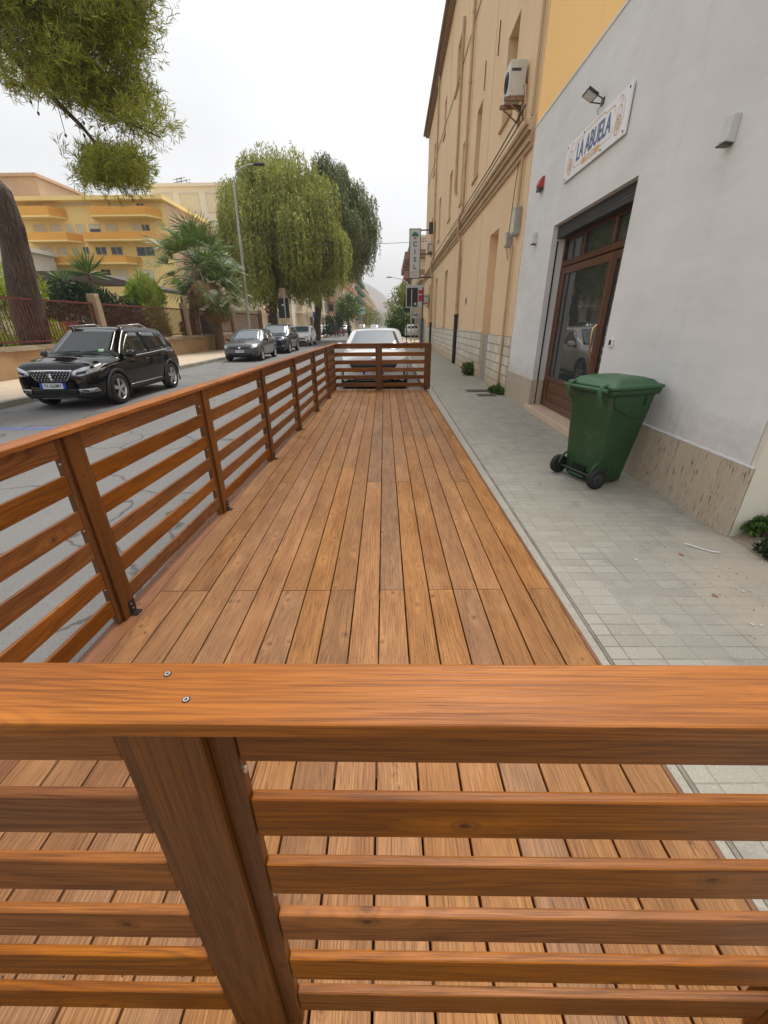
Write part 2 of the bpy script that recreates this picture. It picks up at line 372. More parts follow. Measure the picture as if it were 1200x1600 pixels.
# ------------------------------------------------------------------ wooden deck
BX, PW, SKEW, DZ = -.0391, .146, .0124, .03
deck = empty('wooden_deck', 'long raised deck of stained brown planks laid beside the pavement', 'deck', (0, 0, 0), PI / 2 + SKEW)
mb = MB(); sc = MB(); rnd = random.Random(3)
joists = [.42 + .52 * i for i in range(19)]
for k in range(-9, 7):
    a, b = BX + k * PW + .0034, BX + (k + 1) * PW - .0034
    cuts = [.22] + ([2.0, 5.64, 9.28] if k % 2 == 0 else ([3.82, 7.46] if k % 3 else [2.0, 4.3, 7.98])) + [10.19]
    for c0, c1 in zip(cuts, cuts[1:]):
        dz = rnd.uniform(-.0012, .0008)
        mb.box(c0 + .0012, c1 - .0012, -b, -a, -.001, DZ + dz)
        for jx in joists[::2] + [c0 + .03, c1 - .03]:
            if c0 < jx < c1 and (jx in (c0 + .03, c1 - .03) or min(jx - c0, c1 - jx) > .1):
                for s in (.026, PW - .031):
                    y = -(a + s + rnd.uniform(-.004, .004)); x = jx + rnd.uniform(-.006, .006)
                    sc.tube([(x, y, DZ + dz - .001), (x, y, DZ + dz + .0005)], .003, 6)
mb.build('decking', WOOD_DECK, deck, bevel=.0028, seg=2)
kind(sc.build('screw_heads', DARK_SCREW, deck), 'stuff')
MB().box(.22, 10.19, .0, .12, 0, .028).build('edge_board', WOOD_BASE, deck, (0, -(BX - 9 * PW - .002), 0), bevel=.003)
mb = MB()
for jx in joists: mb.box(jx - .03, jx + .03, -.96, 1.45, -.16, -.002)
mb.box(.22, .26, -.97, 1.46, -.16, -.003).box(10.15, 10.185, -.97, 1.46, -.16, -.003)
mb.build('joist_frame', WOOD_BASE, deck)
MB().box(.22, 10.19, 0, .022, -.13, .024).build('edge_board', WOOD_BASE, deck, (0, -(BX + 7 * PW + .024), 0), bevel=.003)

# ------------------------------------------------------------------ wooden railings round the deck
Z0, PITCHZ, HS, CAPZ = 1.039, .1698, .089, 1.063
def railing(label, loc, rz, u0, u1, posts, ends, capcuts, bracket_side=1, group='stained wooden railings round the deck'):
    """local x runs along the railing, local y points to the face we see"""
    root = empty('wooden_railing', label, 'railing', (loc[0], loc[1], 0), rz, group)
    rnd = random.Random(len(label) * 7 + 1)
    ends = sorted(ends)
    edges = sorted([(p - .078, p + .078) for p in posts])
    stops = [u0] + [e for ed in edges for e in ed] + [u1]
    bays = [(stops[i], stops[i + 1]) for i in range(0, len(stops), 2) if stops[i + 1] - stops[i] > .12]
    for b0, b1 in bays:
        for i in range(6):
            z = Z0 - PITCHZ * i + rnd.uniform(-.003, .003) * (i > 0); L = b1 - b0
            MB().box(0, L, -.0175, 0, -HS, 0).build('slat', WOOD_SLAT, root, (b0, 0, z), (0, 0, rnd.uniform(-.0012, .0012)), bevel=.0035, seg=2)
    for c0, c1 in zip(capcuts, capcuts[1:]):
        MB().box(0, c1 - c0 - .0015, -.062, .031, -.0225, 0).build('cap_rail', WOOD_RAIL, root, (c0, 0, CAPZ + rnd.uniform(-.001, .001)), bevel=.003, seg=2)
    for p in posts:
        post = MB().box(0, 1.006, -.045, .045, .003, .017).build('post', WOOD_POST, root, (p, 0, DZ + .003), (0, -PI / 2, 0), bevel=.003, seg=2)
        # post lies along its own x so that its grain runs upward: local x -> up
        q = MB().box(0, 1.006, -.077, .077, -.0195, .0015).box(0, 1.004, -.0475, .0475, -.056, -.0215)
        q.build('post_backing', WOOD_POST, post, bevel=.003, seg=2)
        for z in (.16, .5, .83):
            for sd in (-1, 1):
                MB().tube([(z + .06, sd * .0765, -.009), (z + .06, sd * .0795, -.009)], .0055, 8).build('screw', SCREW, post)
        if bracket_side is not None:
            m = MB(); bs = bracket_side
            arc = [(0, .002)] + [(0, -.026)] + [(.062, -.026)] + [(.062 + .022 * math.sin(a), -.012 - .014 * math.cos(a)) for a in np.linspace(0, PI, 8)][1:] + [(.062, .002)]
            pl = [(x, (y + .012) * 1.6 + bs * .024) for x, y in arc]
            m.prism(pl, .0175, .0215, 'z')
            m.box(-.001, .003, bs * .024 - .024, bs * .024 + .024, .0205, .052)
            br = m.build('bracket', BLACK_STEEL, post)
            for sx_, sy_ in ((.03, 0), (.06, .006)): MB().tube([(sx_, bs * .024 + sy_, .0215), (sx_, bs * .024 + sy_, .0245)], .005, 8).build('screw', SCREW, br)
    return root
# local frame of a post mesh: x up, y across, z towards the viewer -> rotate accordingly
def fix_posts(root):
    for ch in root.children:
        if ch.name.split('.')[0] == 'post':
            ch.rotation_euler = Matrix(((0, 1, 0), (0, 0, 1), (1, 0, 0))).to_euler()
YF = .342
r1 = railing('railing closest to the camera, its wide cap rail crossing the whole picture', (1.0, YF), PI, 0.0, 2.52, [.125, 1.0 + .276], [], [-.03, 2.55], None)
r2 = railing('long railing of seven bays between the deck and the road', (-1.478 + .0212 * 10.08 , 10.08), -PI / 2 - .0212, -.03, 9.72,
    [10.08 - y for y in (8.86, 7.48, 6.03, 4.57, 3.13, 1.76)], [], [-.06, 2.6, 5.5, 6.88, 9.70], -1)
xr, xm, xl = at(668, 575, 10.05).x, at(592, 575, 10.05).x, at(518.5, 575, 10.05).x
r3 = railing('short railing across the far end of the deck, before the white car', (xr + .06, 10.08), PI, 0.0, xr + .06 - xl + .05,
    [.06, xr + .06 - xm, xr + .06 - xl], [], [0, xr + .06 - xm, xr + .06 - xl + .04], 1)
for r_ in (r1, r2, r3): fix_posts(r_)
# two countersunk screws in the near cap rail
cap = [c for c in r1.children if c.name.startswith('cap_rail')][0]
for px, py in ((262, 1054), (291, 1094)):
    d = RT * ((px - 600) / F) - UP * ((py - 800) / F) + FWD; w = Vector((0, 0, EYE)) + d * ((CAPZ - EYE) / d.z)
    m = MB(); lx, ly = 1.0 - w.x + .03, YF - w.y
    m.tube([(lx, ly, .0002), (lx, ly, .0006)], .0048, 12, 1); m.tube([(lx, ly, .0006), (lx, ly, .0012)], .0036, 10, 0)
    m.box(lx - .0022, lx + .0022, ly - .0006, ly + .0006, .0010, .0014, 1); m.box(lx - .0006, lx + .0006, ly - .0022, ly + .0022, .0010, .0015, 1)
    m.build('screw', [SCREW, DARK_SCREW], cap)
# ------------------------------------------------------------------ white building with the shop door
def plaster(name, c, c2, stain=.3, scale=1.0, bump=.15, splash=0):
    t = NT(name); ob = t.obj()
    n1 = t.noise(ob, .7 * scale, 6, .6); n2 = t.noise(ob, 55, 4, .65); n3 = t.noise(t.mapping(ob, (3, 3, .35)), 1.4 * scale, 5, .65)
    k = t.mix(t.mapr(n1, .3, .7), c, c2); k = t.mix(t.mapr(n3, .55, .8, 0, stain), k, tuple(x * .62 for x in c))
    k = t.mix(t.mapr(n2, .55, .8, 0, .15), k, tuple(x * .8 for x in c))
    if splash:   # mud splashed up from the pavement, trowel marks, hairline cracks
        sp = t.n('ShaderNodeSeparateXYZ'); t.l(ob, sp.inputs[0])
        k = t.mix(t.mapr(t.math('ADD', sp.outputs[2], t.math('MULTIPLY', t.math('SUBTRACT', t.noise(ob, 5, 6, .7), .5), -.9)), .5, .85, splash, 0), k, (.42, .38, .32))
        tw = t.noise(t.mapping(ob, (1, 1.2, 4.5), (0, 0, 0), (.6, 0, 0)), 1.1, 5, .65); k = t.mix(t.mapr(tw, .45, .75, 0, .28), k, tuple(min(1, x * 1.16) for x in c2)); k = t.mix(t.mapr(tw, .45, .25, 0, .25), k, tuple(x * .86 for x in c))
    t.base(k); t.rough(.88); t.bump(t.math('ADD', t.math('MULTIPLY', n1, 2.5), n2), bump, .006); return t.m
def travertine():
    t = NT('travertine'); ob = t.obj()
    v = t.noise(t.mapping(ob, (16, 16, 1.1)), 1.6, 6, .7); pit = t.noise(t.mapping(ob, (60, 60, 9)), 1.2, 4, .6); bl = t.noise(ob, 1.6, 4)
    c = t.mix(t.mapr(v, .3, .7), (.55, .47, .36), (.44, .37, .28))
    c = t.mix(t.mapr(bl, .5, .72, 0, .5), c, (.52, .39, .24)); c = t.mix(t.mapr(pit, .60, .66, 0, .9), c, (.14, .085, .045))
    t.base(c); t.rough(.6); t.bump(t.math('MULTIPLY', t.mapr(pit, .6, .7), -1), .5, .004); return t.m
M_WHITE = plaster('white_render', (.67, .665, .65), (.80, .79, .77), .2, bump=.45, splash=.5)
M_CREAM = plaster('cream_render', (.72, .68, .57), (.66, .62, .5), .35)
M_TRAV = travertine()
M_MARBLE = stone('pink_marble', (.62, .46, .33), (.7, .55, .42), (.5, .33, .22), 3, .35, .1)
M_SHUTTER = plain('grey_roller_shutter', (.055, .055, .057), .5, .4)
M_WPLAST = plain('white_plastic', (.72, .72, .71), .4, var=.04)
M_DGREY = plain('dark_grey_metal', (.06, .06, .065), .45, .4)
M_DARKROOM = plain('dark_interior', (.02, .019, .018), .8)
M_ROOFTILE = plain('flat_roof', (.3, .27, .24), .9)
def glass_real(name, tint=(.045, .05, .05), mixf=.16):
    t = NT(name); t.base(tint); t.rough(.015); t.p.inputs['IOR'].default_value = 1.85; return t.m
M_SHOPGLASS = glass_real('shop_glass')
WB = empty('white_building', 'low white rendered shop building with a brown glazed door and travertine base', 'building', (2.5224, 0, 0), -.005)
Y0, Y1, ZT = 2.76, 9.32, 4.56
dy0, dy1, dz1 = 5.24, 7.65, 2.83
m = MB()
m.box(0, .45, Y0, dy0, 0, ZT).box(0, .45, dy1, Y1, 0, ZT).box(0, .45, dy0, dy1, dz1, ZT)
m.box(.45, 7, Y0 + .3, Y1, .1, ZT - .003)
m.build('wall', M_WHITE, WB)
MB().box(.06, .45, dy0, dy1, 0, .08).build('wall_base', M_WHITE, WB)
MB().prism([(.004, Y0 - .004), (.004, Y0 - .05), (7, Y0 + 1.2), (7, Y0 + 1.3)], 0, ZT - .01, 'z').build('side_wall', M_CREAM, WB)
MB().box(-.02, .0, Y0 - .05, dy0, -.05, .535).build('plinth', M_TRAV, WB, bevel=.004)
MB().box(-.02, .0, dy1, Y1 - .005, -.05, .535).box(-.02, .20, dy1 - .022, dy1 - .0003, .1, .53).build('plinth', M_TRAV, WB, bevel=.004)
MB().box(-.021, .001, Y0 - .05, dy0, .5365, .5475).build('plinth_edge', M_WPLAST, WB)
MB().box(-.055, .3, dy0 - .02, dy1 + .12, .0, .105).build('doorstep', M_MARBLE, WB, bevel=.008, seg=2)
MB().box(-.012, .45, Y0, Y1, ZT + .001, ZT + .03).build('roof_edge', M_WHITE, WB)
# reveal: dark guide groove and the roller shutter box
MB().box(.085, .105, dy1 - .012, dy1 - .001, .54, dz1 - .2).box(.085, .105, dy1 - .0235, dy1 - .0225, .11, .54).build('shutter_guide', BLACK_STEEL, WB)
m = MB().box(.08, .19, dy0 + .003, dy1 - .003, dz1 - .17, dz1 - .003)
for i in range(4): m.box(.076, .08, dy0 + .003, dy1 - .003, dz1 - .165 + i * .041, dz1 - .165 + i * .041 + .035)
m.build('roller_shutter', M_SHUTTER, WB)
# door: frame, transom lights, fixed leaf and opening leaf
DXp = .205
door = MB().box(DXp, DXp + .07, dy1 - .075, dy1 - .003, .107, dz1 - .15).box(DXp, DXp + .07, dy0 + .003, dy0 + .075, .107, dz1 - .15)\
    .box(DXp, DXp + .07, dy0 + .075, dy1 - .075, dz1 - .205, dz1 - .15).box(DXp - .012, DXp + .07, dy0 + .075, dy1 - .075, 2.27, 2.345).build('door_frame', WOOD_DOOR, WB, bevel=.006)
tr = [dy0 + .08, 5.98, 6.86, dy1 - .08]
for a, b in zip(tr, tr[1:]):
    if b < dy1 - .1: MB().box(DXp, DXp + .06, b - .025, b + .025, 2.35, dz1 - .21).build('transom_bar', WOOD_DOOR, door, bevel=.005)
    MB().box(DXp + .03, DXp + .036, a + .024, b - .024, 2.348, dz1 - .207).build('transom_pane', M_SHOPGLASS, door)
def leaf(a, b, z0=.115, z1=2.262):
    f = MB().box(DXp + .004, DXp + .055, a, a + .095, z0, z1).box(DXp + .004, DXp + .055, b - .095, b, z0, z1)
    f.box(DXp + .004, DXp + .055, a + .095, b - .095, z1 - .1, z1).box(DXp + .004, DXp + .055, a + .095, b - .095, z0, z0 + .1)
    f.box(DXp + .004, DXp + .055, a + .095, b - .095, .56, .62).box(DXp + .022, DXp + .05, a + .095, b - .095, z0 + .1, .56)
    f.box(DXp + .012, DXp + .022, a + .14, b - .14, z0 + .14, .35).box(DXp + .012, DXp + .022, a + .14, b - .14, .38, .52)
    L = f.build('door_leaf', WOOD_DOOR, WB, bevel=.005)
    MB().box(DXp + .026, DXp + .033, a + .093, b - .093, .618, z1 - .098).build('door_pane', M_SHOPGLASS, L)
    return L
L1 = leaf(5.905, dy1 - .078); L2 = leaf(dy0 + .078, 5.895)
M_BRASS = plain('brass', (.75, .5, .2), .25, 1)
h = MB().tube([(DXp - .02, 5.955, 1.05), (DXp - .05, 5.955, 1.09), (DXp - .045, 5.955, 1.2), (DXp - .055, 5.955, 1.33), (DXp - .05, 5.955, 1.4), (DXp - .01, 5.955, 1.43)], [.014, .012, .013, .015, .011, .014], 8)
h.tube([(DXp + .006, 5.955, 1.43), (DXp - .016, 5.955, 1.43)], .022, 10).tube([(DXp + .006, 5.955, 1.05), (DXp - .022, 5.955, 1.05)], .022, 10).tube([(DXp + .006, 5.955, .98), (DXp - .01, 5.955, .98)], .016, 10)
h.build('handle', M_BRASS, L1)
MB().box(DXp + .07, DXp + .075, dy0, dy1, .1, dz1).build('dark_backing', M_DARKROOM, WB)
# ---- shop sign
WM = lambda y, z, off=0: Vector((2.5224 + .005 * y - off, y, z))
M_SIGNW = plain('white_sign_panel', (.82, .82, .84), .35, var=.02)
M_NAVY = plain('navy_lettering', (.09, .11, .22), .5, var=0)
M_SHADOWBL = plain('pale_blue_lettering', (.40, .45, .56), .5, var=0)
M_GOLD = plain('orange_print', (.72, .42, .16), .5, var=.1)
sg = empty('shop_sign', 'white rectangular shop sign with navy LA ABUELA lettering and orange ornaments', 'sign', WM(6.555, 3.515, .0), -.005)
sw, sh = .87, .215
MB().box(-.034, -.014, -sw, sw, -sh, sh).build('panel', M_SIGNW, sg, bevel=.002)
SF = frame((-.0345, 0, 0), (0, -1, 0), (0, 0, 1))      # reading direction runs towards the camera
text('lettering', 'LA ABUELA', M_SHADOWBL, sg, .27, SF @ Matrix.Translation((.012, .006, 0)), .0008, .70, .007)
text('lettering', 'LA ABUELA', M_NAVY, sg, .27, SF @ Matrix.Translation((0, .014, .0012)), .001, .70, .004)
mb = MB()
def ribbon(pts, w, z=.001, mi=0):
    """flat printed line on the sign face, pts in reading coordinates"""
    for (a, b), (c, d) in zip(pts, pts[1:]):
        dx, dy = c - a, d - b; L = math.hypot(dx, dy) or 1; nx, ny = -dy / L * w / 2, dx / L * w / 2; ex, ey = dx / L * w * .3, dy / L * w * .3
        q = [(a + nx - ex, b + ny - ey), (a - nx - ex, b - ny - ey), (c - nx + ex, d - ny + ey), (c + nx + ex, d + ny + ey)]
        mb.prism(q, 0, z, 'z', mi, SF)
ribbon([(-.50, .15), (-.30, .15), (-.27, .178), (.27, .178), (.30, .15), (.50, .15)], .012)
ribbon([(-.5, .15), (-.54, .12), (-.54, .06)], .01); ribbon([(.5, .15), (.54, .12), (.54, .06)], .01)
ribbon([(-.5, -.13), (-.24, -.13)], .01); ribbon([(.24, -.13), (.5, -.13)], .01); ribbon([(-.5, -.13), (-.54, -.1), (-.54, -.05)], .01); ribbon([(.5, -.13), (.54, -.1), (.54, -.05)], .01)
mb.prism([(-.24, -.165), (-.26, -.135), (-.24, -.1), (.24, -.1), (.26, -.135), (.24, -.165)], 0, .0014, 'z', 0, SF)
for s in (-1, 1):
    ox = s * .66
    # guitar-like ornament: two round bouts, a waist and a long curved neck
    for r_, cy_, w_ in ((.085, -.075, .014), (.06, .035, .012), (.03, -.075, .012), (.05, -.075, .008)):
        ribbon([(ox + r_ * math.cos(t) * .8, cy_ + r_ * math.sin(t)) for t in np.linspace(0, 2 * PI, 18)], w_)
    ribbon([(ox + s * .01, .09), (ox + s * .03, .13), (ox + s * .015, .17), (ox - s * .03, .18), (ox - s * .06, .155)], .012)
    ribbon([(ox + s * .09, -.1), (ox + s * .11, -.02), (ox + s * .10, .07), (ox + s * .06, .14)], .008)
mb.build('ornament', M_GOLD, sg, fixn=False)
m = MB()
for y in (-.82, 0, .82):
    for z in (-.18, .18):
        m.tube([(-.034, y if y else .3 * (1 if z > 0 else -1), z), (-.04, y if y else .3 * (1 if z > 0 else -1), z)], .011, 10)
m.build('fixing_cap', M_DGREY, sg)
text('lettering', 'BRACERIA', M_SIGNW, sg, .055, SF @ Matrix.Translation((0, -.134, .003)), .0008, .9, .001)
# ---- floodlight above the sign
fl = empty('floodlight', 'small dark floodlight on an arm above the shop sign', 'lamp', WM(6.5, 3.86), -.005)
m = MB(); Mx = Matrix.Translation((-.20, 0, .075)) @ Matrix.Rotation(R(28), 4, 'Y')
m.box(-.085, .085, -.12, .12, -.012, .018, 0, Mx).box(-.07, .07, -.1, .1, -.016, -.012, 1, Mx)
for i in range(5): m.box(-.07 + i * .03, -.064 + i * .03, -.1, .1, .018, .032, 0, Mx)
m.build('lamp_head', [M_DGREY, M_WPLAST], fl); fl.scale = (.82,) * 3
MB().box(-.012, 0, -.05, .05, -.04, .04).tube([(-.01, -.06, .0), (-.12, -.1, .03), (-.2, -.13, .075)], .008, 6).tube([(-.01, .06, .0), (-.12, .1, .03), (-.2, .13, .075)], .008, 6).tube([(-.01, 0, -.02), (-.06, 0, -.1), (-.02, .01, -.17)], .004, 5).build('bracket', M_DGREY, fl)
# ---- wall lamps, siren, keypad
M_LAMPW = plain('white_wall_lamp', (.6, .6, .59), .45, var=.04)
for y, z, lab in ((3.93, 2.75, 'pale wedge-shaped wall lamp high on the bare white wall, right of the shop sign'), (8.47, 2.80, 'pale wedge-shaped wall lamp beside the far edge of the shop door')):
    w = empty('wall_lamp', lab, 'wall lamp', WM(y, z), -.005, 'wall lamps on the white building')
    MB().loft([[(-.0, -.042, .085), (-.058, -.042, .08), (-.058, .042, .08), (0, .042, .085)], [(-.0, -.044, -.085), (-.068, -.044, -.075), (-.068, .044, -.075), (0, .044, -.085)]], sm=False).build('body', M_LAMPW, w, bevel=.005)
    MB().box(-.085, -.008, -.036, .036, -.097, -.0865).build('diffuser', M_DGREY, w)
s = empty('alarm_siren', 'small red and grey alarm siren box at the far end of the white wall', 'alarm', WM(8.5, 3.53), -.005)
prof = [(0, -.02), (-.075, -.02), (-.085, .03), (-.07, .09), (-.035, .13), (0, .14)]
MB().prism(prof, -.075, .075, 'y').build('cover', plain('red_plastic', (.42, .05, .05), .4), s, bevel=.008)
MB().box(-.08, 0, -.076, .076, -.06, -.021).build('base', M_DGREY, s, bevel=.005)
s = empty('door_keypad', 'small white keypad with a dark screen beside the shop door', 'keypad', WM(5.06, 1.25), -.005)
MB().box(-.022, 0, -.045, .045, -.045, .045).build('case', M_WPLAST, s, bevel=.006)
MB().box(-.025, -.022, -.008, .033, -.02, .033).build('screen', GLASS_DARK, s)

# ------------------------------------------------------------------ beige building
M_BEIGE = plaster('beige_render', (.84, .605, .375), (.78, .55, .325), .2)
M_ORANGE = plaster('orange_render', (.93, .60, .26), (.88, .55, .22), .15)
M_TRIM = plaster('beige_trim', (.56, .39, .23), (.44, .30, .17), .5, 3)
M_EAVE = plain('eave_paint', (.30, .19, .12), .7, vs=3)
M_PIPE = plain('tan_pipe', (.53, .36, .19), .55, vs=2)
M_CAST = plain('dark_cast_pipe', (.035, .032, .03), .5, .3)
M_CEMENT = stone('cement_panel', (.36, .33, .28), (.42, .38, .32), (.25, .22, .18), 1, .9)
def ashlar():
    t = NT('pale_stone_blocks'); ob = t.obj(); sp = t.n('ShaderNodeSeparateXYZ'); t.l(ob, sp.inputs[0])
    cb = t.n('ShaderNodeCombineXYZ'); t.val(cb, 0, sp.outputs[1]); t.val(cb, 1, sp.outputs[2])
    br = t.n('ShaderNodeTexBrick', offset=.5); t.l(cb.outputs[0], br.inputs['Vector']); br.inputs['Scale'].default_value = 1
    br.inputs['Brick Width'].default_value = .42; br.inputs['Row Height'].default_value = .2; br.inputs['Mortar Size'].default_value = .012
    br.inputs['Color1'].default_value = (.74, .68, .56, 1); br.inputs['Color2'].default_value = (.62, .55, .43, 1); br.inputs['Mortar'].default_value = (.30, .25, .19, 1)
    n = t.noise(ob, 1.1, 5, .65); n2 = t.noise(ob, 28, 4, .7); low = t.mapr(t.math('ADD', sp.outputs[2], t.math('MULTIPLY', n, .9)), .45, 1.0, .75, 0)
    c = t.mix(low, br.outputs['Color'], (.52, .37, .2)); c = t.mix(t.mapr(n2, .58, .75, 0, .45), c, (.3, .25, .18))
    t.base(c); t.rough(.85); t.bump(t.math('ADD', t.math('MULTIPLY', br.outputs['Fac'], -1.5), n2), .7, .012); return t.m
M_ASHLAR = ashlar()
M_SHUTG = plain('grey_green_shutter', (.20, .27, .22), .6)
M_WINDOWDK = plain('window_glass', (.05, .055, .06), .08, spec=1.6)
BB = empty('beige_building', 'long beige rendered building of three storeys with a pale stone base', 'building', (2.5224, 0, 0), -.005)
YB0, YB1, ZB = 9.36, 36.0, 13.1
ops = [  # y0, y1, z0, z1, depth, kind
    (11.5, 12.48, .0, 3.5, .34, 'door'), (17.22, 17.95, 1.27, 3.6, .3, 'shut'), (21.3, 22.4, 1.3, 3.68, .3, 'shut'), (25.85, 27.0, 1.33, 3.76, .3, 'shut'), (30.2, 31.3, 1.3, 3.76, .3, 'shut'),
    (11.34, 12.28, 5.5, 7.03, .26, 'green'), (15.02, 15.85, 5.43, 7.1, .26, 'shut'), (17.85, 18.6, 5.45, 7.2, .26, 'shut'), (21.3, 22.2, 5.6, 7.3, .26, 'shut'), (25.7, 26.65, 5.5, 7.4, .26, 'shut'), (30.2, 31.2, 5.5, 7.4, .26, 'shut'),
    (11.4, 12.3, 9.1, 10.9, .26, 'shut'), (16.0, 16.5, 9.9, 11.0, .26, 'shut'), (20.5, 21.55, 9.6, 11.0, .26, 'shut'), (24.9, 25.75, 9.6, 10.95, .26, 'shut'), (30.2, 31.2, 9.6, 11, .26, 'shut')]
ys = sorted({YB0, YB1} | {y for o_ in ops for y in o_[:2]}); m = MB()
for y0, y1 in zip(ys, ys[1:]):
    hol = sorted([(o_[2], o_[3]) for o_ in ops if o_[0] <= y0 + 1e-6 and o_[1] >= y1 - 1e-6]); z = 0
    for a, b in hol:
        if a > z: m.box(0, .42, y0, y1, z, a)
        z = b
    m.box(0, .42, y0, y1, z, ZB)
m.box(.42, 11, YB0 + .02, YB1, 0, ZB - .01)
m.build('wall', M_BEIGE, BB)
MB().box(.012, 11.02, YB0 - .03, YB0 - .002, 0, ZB - .05).build('end_wall', M_ORANGE, BB)
m = MB(); segs = [YB0] + [v for o_ in ops[:1] for v in o_[:2]] + [YB1]
m.box(-.028, -.001, YB0, 11.5, -.05, 1.2).box(-.028, -.001, 12.48, YB1, -.05, 1.26)
m.build('stone_base', M_ASHLAR, BB)
MB().box(.04, .3, 11.5, 12.48, -.02, 1.18).build('cement_panel', M_CEMENT, BB)
# string course in stepped mouldings, eaves
m = MB()
for x, z0, z1 in ((.05, 4.32, 4.40), (.09, 4.401, 4.47), (.06, 4.471, 4.56), (.12, 4.561, 4.64), (.16, 4.641, 4.70), (.05, 4.701, 4.78)):
    m.box(-x, 0, YB0 + .01, YB1, z0, z1)
m.build('string_course', M_TRIM, BB)
MB().box(-.28, .4, YB0 - .05, YB1 + .2, ZB, ZB + .12).box(-.22, 0, YB0, YB1 + .1, ZB - .12, ZB - .001).build('eaves', M_EAVE, BB)
MB().tube([(-.32, YB0, ZB + .05), (-.32, YB1 + .2, ZB + .05)], .07, 8).build('gutter', M_EAVE, BB)
for y0, y1, z0, z1, dp, kd in ops:
    if kd == 'door':
        MB().box(dp - .03, dp + .05, y0, y1, 1.18, z1).build('blind_panel', M_BEIGE, BB); continue
    w = MB().box(dp - .06, dp, y0, y0 + .07, z0, z1).box(dp - .06, dp, y1 - .07, y1, z0, z1).box(dp - .06, dp, y0 + .07, y1 - .07, z1 - .07, z1).box(dp - .06, dp, y0 + .07, y1 - .07, z0, z0 + .07).build('window', M_TRIM, BB)
    sh_ = MB().box(dp - .02, dp + .02, y0 + .07, y1 - .07, z0 + .07, z1 - .07)
    for i in range(int((z1 - z0 - .2) / .08)): sh_.box(dp - .034, dp - .0205, y0 + .075, y1 - .075, z0 + .1 + i * .08, z0 + .155 + i * .08)
    sh_.build('shutter', M_SHUTG if kd == 'green' else plain('tan_shutter', (.36, .27, .17), .7) if y0 < 12 or 'tan_shutter' not in bpy.data.materials else bpy.data.materials['tan_shutter'], w)
    MB().box(-.05, .1, y0 - .06, y1 + .06, z0 - .05, z0 - .002).build('sill', M_TRIM, w)
# pilaster edge lines, downpipes, cables
for y in (13.75, 18.9, 23.6):
    MB().box(-.012, 0, y, y + .16, 1.27, 4.31).build('pilaster_strip', M_BEIGE, BB); MB().box(-.012, 0, y, y + .16, 4.79, ZB - .13).build('pilaster_strip', M_BEIGE, BB)
def downpipe(y, zt, zb, r=.05, cast=0):
    p_ = MB().tube([(-.09, y, zt), (-.09, y, 4.95), (-.2, y, 4.75), (-.2, y, 4.3), (-.09, y, 4.1), (-.09, y, zb)], r, 8)
    z = zb + .3
    while z < zt:
        if abs(z - 4.5) > .6: p_.tube([(-.09, y, z), (-.09, y, z + .05)], r + .014, 8)
        z += 1.55
    o_ = p_.build('downpipe', M_PIPE, BB)
    if cast: MB().tube([(-.09, y, zb + .02), (-.09, y, .02)], r + .022, 10).tube([(-.09, y, zb + .02), (-.09, y, zb - .06)], r + .035, 10).build('cast_foot', M_CAST, o_)
downpipe(17.15, ZB, 1.75, .05, 1); downpipe(28.3, ZB, 1.5, .05, 1)
MB().tube([(-.07, 19.6, 10.9), (-.07, 19.6, 6.2), (-.03, 19.6, 6.0)], .05, 8).build('downpipe', M_PIPE, BB)
MB().tube([(-.06, 9.78, 4.3), (-.06, 9.78, 3.3)], .03, 6).tube([(-.06, 9.86, 2.9), (-.06, 9.86, .02)], .028, 6).tube([(-.05, 9.5, ZB), (-.05, 9.5, 4.8)], .028, 6).build('conduit', M_PIPE, BB)
M_CABLE = plain('black_cable', (.03, .028, .026), .6, var=0)
m = MB().tube([(-.02, 13, 9.55), (-.03, 17.15, 9.7), (-.02, 22, 9.75), (-.03, 27.6, 10.0), (-.02, 35, 10.1)], .012, 5)
m.tube([(-.03, 10.15, 4.3), (-.05, 10.2, 3.9), (-.03, 10.35, 3.4), (-.04, 10.4, 2.9), (-.05, 10.2, 2.7)], .008, 5)
for y in (14.9, 13.3): m.tube([(-.02, y, 7.8), (-.02, y, 7.2)], .012, 5)
m.tube([(-.2, 9.4, 4.9), (-.2, 12, 4.82), (-.19, 17, 4.84), (-.19, 28, 4.82)], .014, 5); m.tube([(-.22, 9.4, 4.72), (-.19, 14, 4.72), (-.2, 20, 4.73)], .012, 5)
m.build('cable', M_CABLE, BB)
mm = MB().tube([(-.003, 15.58, 2.14), (-.012, 15.58, 2.14)], .11, 20); mm.build('round_vent', plain('rusty_iron', (.08, .06, .045), .8), BB)
